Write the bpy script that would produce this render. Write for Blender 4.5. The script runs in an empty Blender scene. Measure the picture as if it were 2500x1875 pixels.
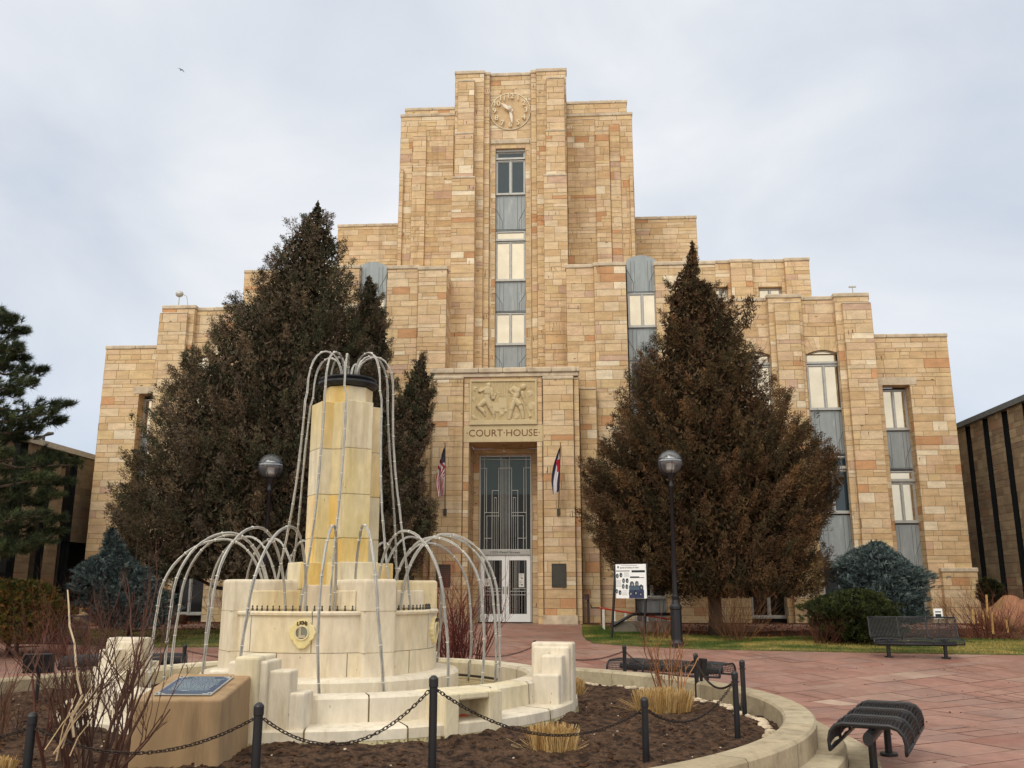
import bpy, math, random
import numpy as np
from mathutils import Vector, Matrix, noise
R = math.radians
scene = bpy.context.scene
COL = scene.collection
rnd = random.Random(7)

# ------------------------------------------------------------------ camera maths
F_PX, PITCH, CAMZ = 2206.0, R(12.82), 1.95
cp, sp = math.cos(PITCH), math.sin(PITCH)
def ray(px, py):
    x = (px-1250)/F_PX; y = (937.5-py)/F_PX
    return Vector((x, cp-y*sp, sp+y*cp))
def atY(px, py, Y):
    d = ray(px, py); t = Y/d.y
    return Vector((d.x*t, Y, CAMZ+d.z*t))
def atZ(px, py, z=0.0):
    d = ray(px, py); t = (z-CAMZ)/d.z
    return Vector((d.x*t, d.y*t, z))
G0, G1, GZ = 17.0, 30.0, .85
def gz(y):
    return 0.0 if y < G0 else GZ if y > G1 else GZ*(y-G0)/(G1-G0)
def gp(px, py):
    lo, hi = 2.0, 80.0
    d = ray(px, py)
    for _ in range(60):
        m = (lo+hi)/2
        z = CAMZ+d.z*m/d.y
        if z > gz(m): lo = m
        else: hi = m
    return Vector((d.x*lo/d.y, lo, gz(lo)))
# facade frame: x along the facade, y into the building, z up
YAW = R(3.5)
FO = Vector((atY(1232, 1520, 30.5).x, 30.5, .85))
cy, sy = math.cos(YAW), math.sin(YAW)
FU = Vector((cy, -sy, 0)); FV = Vector((sy, cy, 0))
def F(px, py, d=0.0):
    r = ray(px, py); o = Vector((0, 0, CAMZ))
    t = (d-(o-FO).dot(FV))/r.dot(FV)
    p = o+r*t-FO
    return p.dot(FU), p.z
def Fx(px, py, u0):           # hit the plane x = u0 of the facade frame
    r = ray(px, py); o = Vector((0, 0, CAMZ))
    t = (u0-(o-FO).dot(FU))/r.dot(FU)
    p = o+r*t-FO
    return p.dot(FV), p.z
def FW(u, d, z):              # facade frame to world
    return FO+FU*u+FV*d+Vector((0, 0, z))

# ------------------------------------------------------------------ materials
def srgb(r, g, b):
    f = lambda c: (c/255/12.92) if c/255 <= .04045 else ((c/255+.055)/1.055)**2.4
    return (f(r), f(g), f(b))
def mat(name, col=(.5, .5, .5), rough=.8, metal=0.0, n=(6.0, .15), n2=None, bump=None, attr=False,
        stretch=(1, 1, 1), mix=None, spec=.5, spots=None, streak=None):
    m = bpy.data.materials.new(name); m.use_nodes = True
    N = m.node_tree.nodes; L = m.node_tree.links; b = N['Principled BSDF']
    b.inputs['Roughness'].default_value = rough; b.inputs['Metallic'].default_value = metal
    b.inputs['Specular IOR Level'].default_value = spec
    tc = N.new('ShaderNodeTexCoord'); mp = N.new('ShaderNodeMapping'); mp.inputs['Scale'].default_value = stretch
    L.new(tc.outputs['Object'], mp.inputs['Vector'])
    if attr:
        a = N.new('ShaderNodeAttribute'); a.attribute_name = 'Col'; src = a.outputs['Color']
    else:
        a = N.new('ShaderNodeRGB'); a.outputs[0].default_value = (*col, 1); src = a.outputs[0]
    def noisemul(src, scale, amt, detail=5):
        t = N.new('ShaderNodeTexNoise'); t.inputs['Scale'].default_value = scale; t.inputs['Detail'].default_value = detail
        L.new(mp.outputs[0], t.inputs['Vector'])
        r = N.new('ShaderNodeMapRange'); r.inputs[1].default_value = .3; r.inputs[2].default_value = .7
        r.inputs[3].default_value = 1-amt; r.inputs[4].default_value = 1+amt
        L.new(t.outputs[0], r.inputs[0])
        v = N.new('ShaderNodeVectorMath'); v.operation = 'MULTIPLY'
        L.new(src, v.inputs[0]); L.new(r.outputs[0], v.inputs[1])
        return v.outputs[0]
    if mix:                      # (colour2, scale, low, high)
        t = N.new('ShaderNodeTexNoise'); t.inputs['Scale'].default_value = mix[1]; t.inputs['Detail'].default_value = 6
        L.new(mp.outputs[0], t.inputs['Vector'])
        r = N.new('ShaderNodeMapRange'); r.inputs[1].default_value = mix[2]; r.inputs[2].default_value = mix[3]
        L.new(t.outputs[0], r.inputs[0])
        x = N.new('ShaderNodeMix'); x.data_type = 'RGBA'; L.new(r.outputs[0], x.inputs[0]); L.new(src, x.inputs[6])
        x.inputs[7].default_value = (*mix[0], 1); src = x.outputs[2]
    if spots:                    # sparse stains (colour, scale, threshold)
        t = N.new('ShaderNodeTexVoronoi'); t.inputs['Scale'].default_value = spots[1]
        L.new(mp.outputs[0], t.inputs['Vector'])
        r = N.new('ShaderNodeMapRange'); r.inputs[1].default_value = spots[2]; r.inputs[2].default_value = spots[2]*.5
        L.new(t.outputs['Distance'], r.inputs[0])
        x = N.new('ShaderNodeMix'); x.data_type = 'RGBA'; L.new(r.outputs[0], x.inputs[0]); L.new(src, x.inputs[6])
        x.inputs[7].default_value = (*spots[0], 1); src = x.outputs[2]
    if streak:                   # vertical weather streaks (colour, scale, low, high)
        ms = N.new('ShaderNodeMapping'); ms.inputs['Scale'].default_value = (1, 1, .09); L.new(tc.outputs['Object'], ms.inputs['Vector'])
        t = N.new('ShaderNodeTexNoise'); t.inputs['Scale'].default_value = streak[1]; t.inputs['Detail'].default_value = 8; t.inputs['Roughness'].default_value = .65
        L.new(ms.outputs[0], t.inputs['Vector'])
        r = N.new('ShaderNodeMapRange'); r.inputs[1].default_value = streak[2]; r.inputs[2].default_value = streak[3]; r.inputs[4].default_value = .6
        L.new(t.outputs[0], r.inputs[0])
        x = N.new('ShaderNodeMix'); x.data_type = 'RGBA'; L.new(r.outputs[0], x.inputs[0]); L.new(src, x.inputs[6])
        x.inputs[7].default_value = (*streak[0], 1); src = x.outputs[2]
    if n: src = noisemul(src, *n)
    if n2: src = noisemul(src, *n2)
    L.new(src, b.inputs['Base Color'])
    if bump:
        t = N.new('ShaderNodeTexNoise'); t.inputs['Scale'].default_value = bump[0]; t.inputs['Detail'].default_value = 6
        L.new(mp.outputs[0], t.inputs['Vector'])
        bu = N.new('ShaderNodeBump'); bu.inputs['Strength'].default_value = 1; bu.inputs['Distance'].default_value = bump[1]
        L.new(t.outputs[0], bu.inputs['Height']); L.new(bu.outputs[0], b.inputs['Normal'])
    return m

# ------------------------------------------------------------------ mesh builder
class MB:
    def __init__(s): s.v = []; s.f = []; s.c = []; s.m = []; s.cur = (1, 1, 1); s.mi = 0
    def vert(s, *p): s.v.append(tuple(p)); return len(s.v)-1
    def face(s, idx, c=None): s.f.append(tuple(idx)); s.c.append(c or s.cur); s.m.append(s.mi)
    def quad(s, a, b, c, d, col=None):
        i = len(s.v); s.v += [tuple(a), tuple(b), tuple(c), tuple(d)]; s.face((i, i+1, i+2, i+3), col)
    def box(s, x0, x1, y0, y1, z0, z1, col=None, M=None):
        P = [(x0, y0, z0), (x1, y0, z0), (x1, y1, z0), (x0, y1, z0), (x0, y0, z1), (x1, y0, z1), (x1, y1, z1), (x0, y1, z1)]
        if M is not None: P = [tuple(M @ Vector(p)) for p in P]
        i = len(s.v); s.v += P
        for q in ((3, 2, 1, 0), (4, 5, 6, 7), (0, 1, 5, 4), (1, 2, 6, 5), (2, 3, 7, 6), (3, 0, 4, 7)):
            s.face([i+k for k in q], col)
    def prism(s, poly, z0, z1, col=None, M=None, caps=True, sidecol=None):
        n = len(poly); i = len(s.v)
        P = [(x, y, z0) for x, y in poly]+[(x, y, z1) for x, y in poly]
        if M is not None: P = [tuple(M @ Vector(p)) for p in P]
        s.v += P
        for k in range(n):
            j = (k+1) % n
            s.face((i+k, i+j, i+n+j, i+n+k), sidecol() if sidecol else col)
        if caps:
            s.face([i+n+k for k in range(n)], col); s.face([i+n-1-k for k in range(n)], col)
    def tube(s, pts, r, seg=6, col=None, cap=True):
        pts = [Vector(p) for p in pts]; n = len(pts)
        rs = r if isinstance(r, (list, tuple)) else [r]*n
        base = len(s.v); up = None
        for k, p in enumerate(pts):
            t = (pts[min(k+1, n-1)]-pts[max(k-1, 0)])
            if t.length < 1e-9: t = Vector((0, 0, 1))
            t.normalize()
            if up is None:
                up = Vector((0, 0, 1)) if abs(t.z) < .9 else Vector((1, 0, 0))
            a = t.cross(up)
            if a.length < 1e-6: a = t.orthogonal()
            a.normalize(); b = a.cross(t).normalized(); up = b
            for q in range(seg):
                w = 2*math.pi*q/seg
                s.v.append(tuple(p+(a*math.cos(w)+b*math.sin(w))*rs[k]))
        for k in range(n-1):
            for q in range(seg):
                q2 = (q+1) % seg
                s.face((base+k*seg+q, base+k*seg+q2, base+(k+1)*seg+q2, base+(k+1)*seg+q), col)
        if cap:
            s.face([base+q for q in range(seg)][::-1], col); s.face([base+(n-1)*seg+q for q in range(seg)], col)
    def lathe(s, prof, seg=24, c=(0, 0, 0), col=None, a0=0.0, a1=2*math.pi, colf=None):
        full = abs(a1-a0-2*math.pi) < 1e-6; n = seg if full else seg+1
        base = len(s.v)
        for k in range(n):
            a = a0+(a1-a0)*k/seg
            for r, z in prof: s.v.append((c[0]+r*math.cos(a), c[1]+r*math.sin(a), c[2]+z))
        m = len(prof)
        for k in range(seg):
            k2 = (k+1) % n
            for j in range(m-1):
                s.face((base+k*m+j, base+k2*m+j, base+k2*m+j+1, base+k*m+j+1), colf(k, j) if colf else col)
    def ell(s, c, r, seg=10, rings=6, col=None, M=None, wob=0):
        base = len(s.v); c = Vector(c)
        if not isinstance(r, (list, tuple)): r = (r, r, r)
        for i in range(rings+1):
            th = math.pi*i/rings
            for k in range(seg):
                a = 2*math.pi*k/seg
                p = Vector((math.sin(th)*math.cos(a), math.sin(th)*math.sin(a), math.cos(th)))
                if wob: p *= 1+wob*noise.noise(p*1.7+c)
                p = Vector((p.x*r[0], p.y*r[1], p.z*r[2]))
                if M is not None: p = M @ p
                s.v.append(tuple(c+p))
        for i in range(rings):
            for k in range(seg):
                k2 = (k+1) % seg
                s.face((base+i*seg+k, base+(i+1)*seg+k, base+(i+1)*seg+k2, base+i*seg+k2), col)
    def add(s, o, M=None, col=None):
        base = len(s.v)
        s.v += [tuple(M @ Vector(p)) for p in o.v] if M is not None else o.v
        for f, c, m in zip(o.f, o.c, o.m):
            s.f.append(tuple(base+k for k in f)); s.c.append(col or c); s.m.append(m)
    def build(s, name, mats, parent=None, off=None, smooth=False, bevel=0, bseg=2, hascol=None):
        me = bpy.data.meshes.new(name)
        v = s.v
        if off is not None: v = [(p[0]-off[0], p[1]-off[1], p[2]-off[2]) for p in v]
        me.from_pydata(v, [], s.f)
        if not isinstance(mats, (list, tuple)): mats = [mats]
        for m in mats: me.materials.append(m)
        if any(s.m): me.polygons.foreach_set('material_index', s.m)
        a = me.attributes.new('Col', 'FLOAT_COLOR', 'FACE')
        a.data.foreach_set('color', np.array([(c[0], c[1], c[2], 1) for c in s.c], 'f').ravel())
        if smooth: me.polygons.foreach_set('use_smooth', [True]*len(s.f))
        me.update()
        o = bpy.data.objects.new(name, me); COL.objects.link(o)
        if parent: o.parent = parent
        if bevel:
            b = o.modifiers.new('bevel', 'BEVEL'); b.width = bevel; b.segments = bseg; b.limit_method = 'ANGLE'; b.angle_limit = R(35)
        return o
def thing(name, label, cat, loc=(0, 0, 0), rz=0.0, group=None):
    o = bpy.data.objects.new(name, None); COL.objects.link(o); o.location = loc; o.rotation_euler = (0, 0, rz)
    o.empty_display_size = .2
    o['label'] = label; o['category'] = cat
    if group: o['group'] = group
    return o
def tag(o, label, cat, group=None, kind=None):
    if label: o['label'] = label
    if cat: o['category'] = cat
    if group: o['group'] = group
    if kind: o['kind'] = kind
    return o
def struct(o): o['kind'] = 'structure'; return o
def single(mb, name, m, label, cat, loc, group=None, rz=0, **k):
    o = mb.build(name, m, **k); o.location = loc; o.rotation_euler = (0, 0, rz)
    return tag(o, label, cat, group)
def kids(o): return [c for c in COL.objects if c.parent == o]
def dup(o, loc=None, rz=None, label=None, parent=None):
    c = o.copy(); COL.objects.link(c)
    if parent: c.parent = parent
    if loc is not None: c.location = loc
    if rz is not None: c.rotation_euler = (0, 0, rz)
    if label: c['label'] = label
    for k in kids(o): dup(k, parent=c)
    return c
_fonts = {}
def text_mb(txt, size=1.0, depth=.01, align='CENTER', col=(1, 1, 1), bold=0.0):
    """text lying in x-z, facing -y, centred on the origin"""
    cu = bpy.data.curves.new('letters', 'FONT'); cu.body = txt; cu.size = size; cu.extrude = depth/2
    cu.align_x = align; cu.align_y = 'CENTER'; cu.resolution_u = 3; cu.offset = bold
    ob = bpy.data.objects.new('letters', cu)
    me = bpy.data.meshes.new_from_object(ob)
    mb = MB(); mb.cur = col
    mb.v = [(v.co.x, -v.co.z, v.co.y) for v in me.vertices]
    for p in me.polygons: mb.face(p.vertices)
    bpy.data.objects.remove(ob); bpy.data.curves.remove(cu); bpy.data.meshes.remove(me)
    return mb

# ------------------------------------------------------------------ leaves (numpy)
def leaf_mesh(name, P, D, ln, wd, cols, mats, parent=None, seed=0, off=None, jit=.35, quad=False):
    """P centres (N,3), D directions (N,3), ln/wd arrays, cols (N,3): one slender leaf face each"""
    g = np.random.default_rng(seed); N = len(P)
    D = D+g.normal(0, jit, D.shape); D /= np.linalg.norm(D, axis=1, keepdims=True)+1e-9
    S = np.cross(D, g.normal(0, 1, D.shape)); S /= np.linalg.norm(S, axis=1, keepdims=True)+1e-9
    ln = np.asarray(ln).reshape(-1, 1)*np.ones((N, 1)); wd = np.asarray(wd).reshape(-1, 1)*np.ones((N, 1))
    A = P-D*ln*.5; B = P+S*wd*.5+D*ln*.05; C = P+D*ln*.5; E = P-S*wd*.5+D*ln*.05
    if quad: V = np.stack([A, B, C, E], 1); k = 4
    else: V = np.stack([A+S*wd*.5, C, A-S*wd*.5], 1); k = 3
    V = V.reshape(-1, 3)
    if off is not None: V = V-np.array(off)
    me = bpy.data.meshes.new(name)
    me.vertices.add(N*k); me.vertices.foreach_set('co', V.astype('f').ravel())
    me.loops.add(N*k); me.loops.foreach_set('vertex_index', np.arange(N*k, dtype='i'))
    me.polygons.add(N); me.polygons.foreach_set('loop_start', np.arange(0, N*k, k, dtype='i'))
    me.update(calc_edges=True)
    me.materials.append(mats)
    a = me.attributes.new('Col', 'FLOAT_COLOR', 'FACE')
    a.data.foreach_set('color', np.concatenate([cols, np.ones((N, 1))], 1).astype('f').ravel())
    o = bpy.data.objects.new(name, me); COL.objects.link(o)
    if parent: o.parent = parent
    return o
M = {}
M['stone'] = mat('sandstone', attr=True, streak=(srgb(150, 122, 88), 1.6, .55, .75), rough=.92, n=(2.2, .14), n2=(14, .12), bump=(40, .004), stretch=(1, 1, 3.2), spec=.25,
                 mix=(srgb(172, 132, 92), 1.1, .62, .9), spots=(srgb(96, 60, 36), .9, .07))
M['mortar'] = mat('mortar', srgb(146, 120, 90), rough=.95)
M['coping'] = mat('pale_coping_stone', srgb(200, 184, 160), rough=.9, n=(5, .18), n2=(1, .1), bump=(30, .004), mix=(srgb(140, 120, 98), 2.5, .55, .8))
M['carved'] = mat('carved_limestone', srgb(202, 184, 146), rough=.9, n=(4, .07), bump=(50, .003))
M['carved_pale'] = mat('pale_clock_stone', srgb(226, 212, 184), rough=.85, n=(6, .06))
M['carvedark'] = mat('carved_letter_shade', srgb(120, 84, 54), rough=.95)
M['frame'] = mat('aluminium_frame', srgb(176, 176, 172), rough=.45, metal=.4, n=(8, .1))
M['panel'] = mat('grey_spandrel_metal', srgb(150, 157, 160), rough=.55, metal=.25, n=(3, .1), n2=(20, .06), stretch=(2.5, 1, .5), mix=(srgb(182, 186, 184), 2.0, .58, .8))
M['groove'] = mat('dark_grey_lines', srgb(84, 90, 94), rough=.6)
def glass(name, base, metal, rough=.04, spec=.6):
    m = mat(name, base, rough=rough, metal=metal, n=(1.2, .10), spec=spec)
    return m
M['g_cream'] = glass('pane_reflecting_sky', (.60, .545, .44), .9)
M['g_dark'] = glass('pane_dark_blue', (.035, .055, .07), .25)
M['g_teal'] = glass('pane_teal', (.035, .06, .066), .15, spec=.3)
M['g_black'] = glass('pane_black', (.012, .013, .014), .02, spec=.22)
M['blind'] = mat('cream_blind', srgb(214, 204, 178), rough=.6, n=(2, .04))
M['recess'] = mat('dark_recess', srgb(52, 46, 42), rough=.9)
M['white'] = mat('white_door_paint', srgb(244, 247, 248), rough=.4, n=(3, .04))
M['bronze'] = mat('dark_bronze', srgb(70, 68, 62), rough=.5, metal=.5, n=(7, .12))
M['black'] = mat('black_painted_metal', srgb(26, 27, 32), rough=.38, n=(9, .2), spec=.5)
M['iron'] = mat('rusty_chain_iron', srgb(52, 40, 34), rough=.7, n=(30, .35), metal=.3)
M['steel'] = mat('galvanised_tube', srgb(172, 170, 164), rough=.42, metal=.35, n=(5, .16), n2=(40, .1))
M['tie'] = mat('white_tie', srgb(226, 222, 212), rough=.6)
M['fount'] = mat('cast_stone', attr=True, streak=(srgb(166, 146, 104), 5, .54, .74), rough=.9, n=(1.6, .11), n2=(11, .10), bump=(38, .007), spec=.25, spots=(srgb(128, 112, 84), 11, .07),
                 mix=(srgb(214, 206, 188), 1.5, .42, .8), stretch=(1, 1, .35))
M['fountbase'] = mat('stained_cast_stone', attr=True, streak=(srgb(140, 128, 86), 5, .5, .7), rough=.92, n=(1.4, .1), n2=(16, .16), bump=(45, .006), spec=.2,
                 mix=(srgb(112, 100, 62), 34.0, .52, .64), stretch=(1, 1, .9))
M['conc'] = mat('tan_concrete', srgb(160, 132, 98), rough=.85, n=(1.3, .12), n2=(7, .10), bump=(30, .004), streak=(srgb(104, 84, 60), 5, .52, .72), mix=(srgb(116, 100, 80), 2.2, .55, .8), stretch=(1, 1, .35), spots=(srgb(70, 56, 40), 9, .05))
M['curb'] = mat('curb_stone', attr=True, rough=.9, n=(2.5, .12), n2=(18, .1), bump=(60, .005), mix=(srgb(128, 112, 90), 4, .52, .8))
M['soil'] = mat('dark_garden_soil', srgb(88, 67, 52), rough=.97, n=(3.5, .22), n2=(26, .4), bump=(30, .06), mix=(srgb(46, 34, 27), 9, .45, .62), spec=.2, spots=(srgb(168, 150, 122), 11, .035))
M['mulch'] = mat('bark_mulch', srgb(82, 54, 40), rough=.97, n=(4, .25), n2=(40, .4), bump=(45, .03), spec=.2)
M['paver'] = mat('red_sandstone_paving', attr=True, rough=.75, n=(1.1, .14), n2=(6, .12), bump=(20, .004), spec=.4, mix=(srgb(146, 118, 106), .8, .45, .8))
M['joint'] = mat('paving_joint', srgb(154, 127, 114), rough=.9, n=(5, .2))
M['far'] = mat('distant_ground', srgb(120, 108, 96), rough=.95)
M['turf'] = mat('turf_soil', srgb(92, 92, 48), rough=.95, n=(2, .3), n2=(14, .3), bump=(30, .02))
M['blade'] = mat('grass_blade', attr=True, rough=.8, n=None, spec=.2)
M['leaf'] = mat('juniper_foliage', attr=True, rough=.85, n=(1.2, .18), spec=.15)
M['needle'] = mat('conifer_needles', attr=True, rough=.7, n=(1.4, .15), spec=.25)
M['bark'] = mat('tree_bark', srgb(74, 60, 50), rough=.95, n=(6, .25), stretch=(1, 1, .3), bump=(16, .02))
M['twig'] = mat('twigs', attr=True, rough=.8, n=(8, .2), spec=.3)
M['straw'] = mat('dry_straw', attr=True, rough=.8, n=None, spec=.2)
M['sidestone'] = mat('brown_sandstone', attr=True, rough=.92, n=(2.2, .14), n2=(14, .1), stretch=(1, 1, 3.2), spec=.2)
M['attrflat'] = mat('printed', attr=True, rough=.55, n=None)
M['globe'] = bpy.data.materials.new('lamp_globe_glass')
def _globe():
    m = M['globe']; m.use_nodes = True; N = m.node_tree.nodes; L = m.node_tree.links
    b = N['Principled BSDF']; b.inputs['Base Color'].default_value = (.85, .88, .92, 1); b.inputs['Roughness'].default_value = .04
    tr = N.new('ShaderNodeBsdfTransparent'); tr.inputs[0].default_value = (.86, .88, .90, 1)
    gl = N.new('ShaderNodeBsdfGlossy'); gl.inputs['Roughness'].default_value = .03
    fr = N.new('ShaderNodeFresnel'); fr.inputs[0].default_value = 1.5; df = N.new('ShaderNodeBsdfDiffuse'); df.inputs[0].default_value = (.7, .74, .8, 1); m0 = N.new('ShaderNodeMixShader'); m0.inputs[0].default_value = .09; L.new(tr.outputs[0], m0.inputs[1]); L.new(df.outputs[0], m0.inputs[2])
    mx = N.new('ShaderNodeMixShader'); L.new(fr.outputs[0], mx.inputs[0]); L.new(m0.outputs[0], mx.inputs[1]); L.new(gl.outputs[0], mx.inputs[2])
    L.new(mx.outputs[0], N['Material Output'].inputs[0])
_globe()
# ================================================================== courthouse
court = thing('courthouse', 'stepped sandstone building with a clock on its tower and COURT HOUSE over the door', 'building',
              FO, -YAW)
BU = Vector((1, 0, 0)); BV = Vector((0, 1, 0))
def jit(c, k, rr):
    f = 1+rr.uniform(-k, k)
    return tuple(min(1, x*f) for x in c)
PAL = [(srgb(214, 188, 151), 7), (srgb(208, 180, 141), 8), (srgb(218, 195, 162), 5), (srgb(201, 170, 130), 4), (srgb(209, 180, 147), 4),
       (srgb(228, 212, 184), 1.3), (srgb(198, 152, 112), .9), (srgb(199, 168, 144), .8), (srgb(212, 186, 143), 2.5)]
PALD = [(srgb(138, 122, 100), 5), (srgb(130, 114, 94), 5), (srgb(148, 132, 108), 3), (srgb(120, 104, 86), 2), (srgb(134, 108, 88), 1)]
def pick(pal, rr, k=.045):
    c = rr.choices([p[0] for p in pal], [p[1] for p in pal])[0]
    f = 1+rr.uniform(-k, k)
    return tuple(min(1, x*f) for x in c)
_r = random.Random(3)
CZ = [-1.2]
while CZ[-1] < 30: CZ.append(CZ[-1]+_r.choice([.14, .19, .22, .26, .28, .32, .36]))
def subtract(rects, h):
    out = []
    for (a0, a1, b0, b1) in rects:
        if h[1] <= a0 or h[0] >= a1 or h[3] <= b0 or h[2] >= b1: out.append((a0, a1, b0, b1)); continue
        if h[0] > a0: out.append((a0, h[0], b0, b1))
        if h[1] < a1: out.append((h[1], a1, b0, b1))
        m0, m1 = max(a0, h[0]), min(a1, h[1])
        if h[2] > b0: out.append((m0, m1, b0, h[2]))
        if h[3] < b1: out.append((m0, m1, h[3], b1))
    return out
def ashlar(mb, P, A, N, w, z0, z1, holes=(), rr=_r, pal=PAL, lmin=.45, lmax=1.15, scale=1.0, gap=.013):
    """random coursed stone on the vertical plane through P, running along A, facing N"""
    P = Vector(P)
    pt = lambda a, z, o: tuple(P+A*a+N*o+Vector((0, 0, z-P.z)))
    back = [(0, w, z0, z1)]
    for h in holes: back = subtract(back, h)
    mb.mi = 1
    for r in back: mb.quad(pt(r[0], r[2], -.014), pt(r[1], r[2], -.014), pt(r[1], r[3], -.014), pt(r[0], r[3], -.014))
    mb.mi = 0
    for k in range(len(CZ)-1):
        a, b = CZ[k]*scale, CZ[k+1]*scale
        if b <= z0+.02 or a >= z1-.02: continue
        a, b = max(a, z0), min(b, z1)
        if z1-b < .09: b = z1
        if a-z0 < .09: a = z0
        x = -rr.uniform(0, .6); big = rr.uniform(.62, 1.05)
        while x < w:
            L = rr.uniform(lmin, lmax)*big
            x2 = x+L
            if w-x2 < .18: x2 = w
            rects = [(max(x, 0), min(x2, w), a, b)]
            if rects[0][1]-rects[0][0] > .02:
                if rr.random() < .12 and b-a > .24:
                    m = a+(b-a)*rr.uniform(.4, .6); r0 = rects[0]
                    rects = [(r0[0], r0[1], a, m), (r0[0], r0[1], m, b)]
                for h in holes: rects = subtract(rects, h)
                for r in rects:
                    if r[1]-r[0] < .03 or r[3]-r[2] < .03: continue
                    c = pick(pal, rr); o = rr.uniform(-.004, .004)
                    g = gap*.5
                    mb.quad(pt(r[0]+g, r[2]+g, o), pt(r[1]-g, r[2]+g, o), pt(r[1]-g, r[3]-g, o), pt(r[0]+g, r[3]-g, o), c)
                    if rr.random() < .045 and r[1]-r[0] > .2 and pal is PAL:
                        for _ in range(rr.choice([1, 1, 2, 3])):
                            xx = rr.uniform(r[0]+.05, r[1]-.05); zz = rr.uniform(r[2]+.08, r[3]); hh = rr.uniform(.05, .2); ww = rr.uniform(.007, .014)
                            mb.quad(pt(xx-ww*.4, zz-hh, .006), pt(xx+ww*.4, zz-hh, .006), pt(xx+ww, zz, .006), pt(xx-ww, zz, .006), srgb(110, 66, 38))
            x = x2
NF = Vector((0, -1, 0))
def wallblock(u0, u1, d, z0, z1, holes=(), side=2.0, roof=4.0, name='wall', cop=None, copd=.45, coph=.15, copo=.035, rev=.45, both=True, parent=court):
    """holes: (ua,ub,za,zb[,depth])"""
    mb = MB()
    ashlar(mb, (u0, d, 0), BU, NF, u1-u0, z0, z1, [(h[0]-u0, h[1]-u0, h[2], h[3]) for h in holes])
    if side:
        ashlar(mb, (u0, d, 0), BV, Vector((-1, 0, 0)), side, z0, z1)
        ashlar(mb, (u1, d, 0), BV, Vector((1, 0, 0)), side, z0, z1)
    for h in holes:
        dep = h[4] if len(h) > 4 else rev
        if not dep: continue
        ashlar(mb, (h[0], d, 0), BV, Vector((1, 0, 0)), dep, h[2], h[3], lmin=.3, lmax=.6)
        ashlar(mb, (h[1], d, 0), BV, Vector((-1, 0, 0)), dep, h[2], h[3], lmin=.3, lmax=.6)
        c = pick(PAL, _r)
        mb.quad((h[0], d, h[3]), (h[1], d, h[3]), (h[1], d+dep, h[3]), (h[0], d+dep, h[3]), c)
        mb.quad((h[0], d, h[2]), (h[1], d, h[2]), (h[1], d+dep, h[2]), (h[0], d+dep, h[2]), c)
    if roof: mb.quad((u0, d, z1), (u1, d, z1), (u1, d+roof, z1), (u0, d+roof, z1), srgb(180, 150, 110))
    o = mb.build(name, [M['stone'], M['mortar']], parent)
    if cop != 0:
        cb = MB()
        x = u0-copo
        while x < u1+copo-.01:
            x2 = min(x+_r.uniform(.9, 1.5), u1+copo)
            if u1+copo-x2 < .4: x2 = u1+copo
            cb.box(x+.004, x2-.004, d-copo, d+copd, z1+.002, z1+coph+_r.uniform(-.006, .006)); x = x2
        cb.build('coping', M['coping'], parent, bevel=.03, bseg=2)
    return o
def block(pl, pr, pref, ptop, d, zb=-.4, hs=(), **k):
    u0 = F(pl, pref, d)[0]; u1 = F(pr, pref, d)[0]; z1 = F((pl+pr)/2, ptop, d)[1]
    if 'coph' in k or k.get('cop') != 0: z1 -= k.get('coph', .15)
    wallblock(u0, u1, d, zb, z1, hs, **k)
    return u0, u1, z1

# ---- windows
def window(u0, u1, z0, z1, d, kind='g_cream', mull=1, name='window', kinds=None, fw=.06):
    f = MB(); t = .07
    f.box(u0, u0+fw, d-t, d, z0, z1); f.box(u1-fw, u1, d-t, d, z0, z1)
    f.box(u0+fw, u1-fw, d-t, d, z1-fw, z1); f.box(u0, u1, d-t-.05, d, z0-.03, z0+fw)
    xs = [u0+fw]
    for k in range(mull):
        m = u0+(u1-u0)*(k+1)/(mull+1); f.box(m-.035, m+.035, d-t-.01, d, z0+fw+.002, z1-fw-.002); xs += [m-.035, m+.035]
    xs.append(u1-fw)
    o = f.build(name, M['frame'], court, bevel=.008, bseg=1)
    for k in range(mull+1):
        p = MB(); a, b = xs[2*k], xs[2*k+1]; tl = _r.uniform(-.003, .003)
        p.box(a, b, d-.03, d-.018, z0+fw, z1-fw)
        p.v = [(x, y+tl*((x-a)/(b-a)-.5)*2, z) for x, y, z in p.v]
        p.build('pane', M[(kinds[k] if kinds else kind)], o)
        q = MB(); g = .025
        for s in (a, b-g): q.box(s, s+g, d-.045, d-.031, z0+fw, z1-fw)
        q.box(a+g, b-g, d-.045, d-.031, z0+fw, z0+fw+g); q.box(a+g, b-g, d-.045, d-.031, z1-fw-g, z1-fw)
        q.build('pane_bead', M['frame'], o)
    return o
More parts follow.
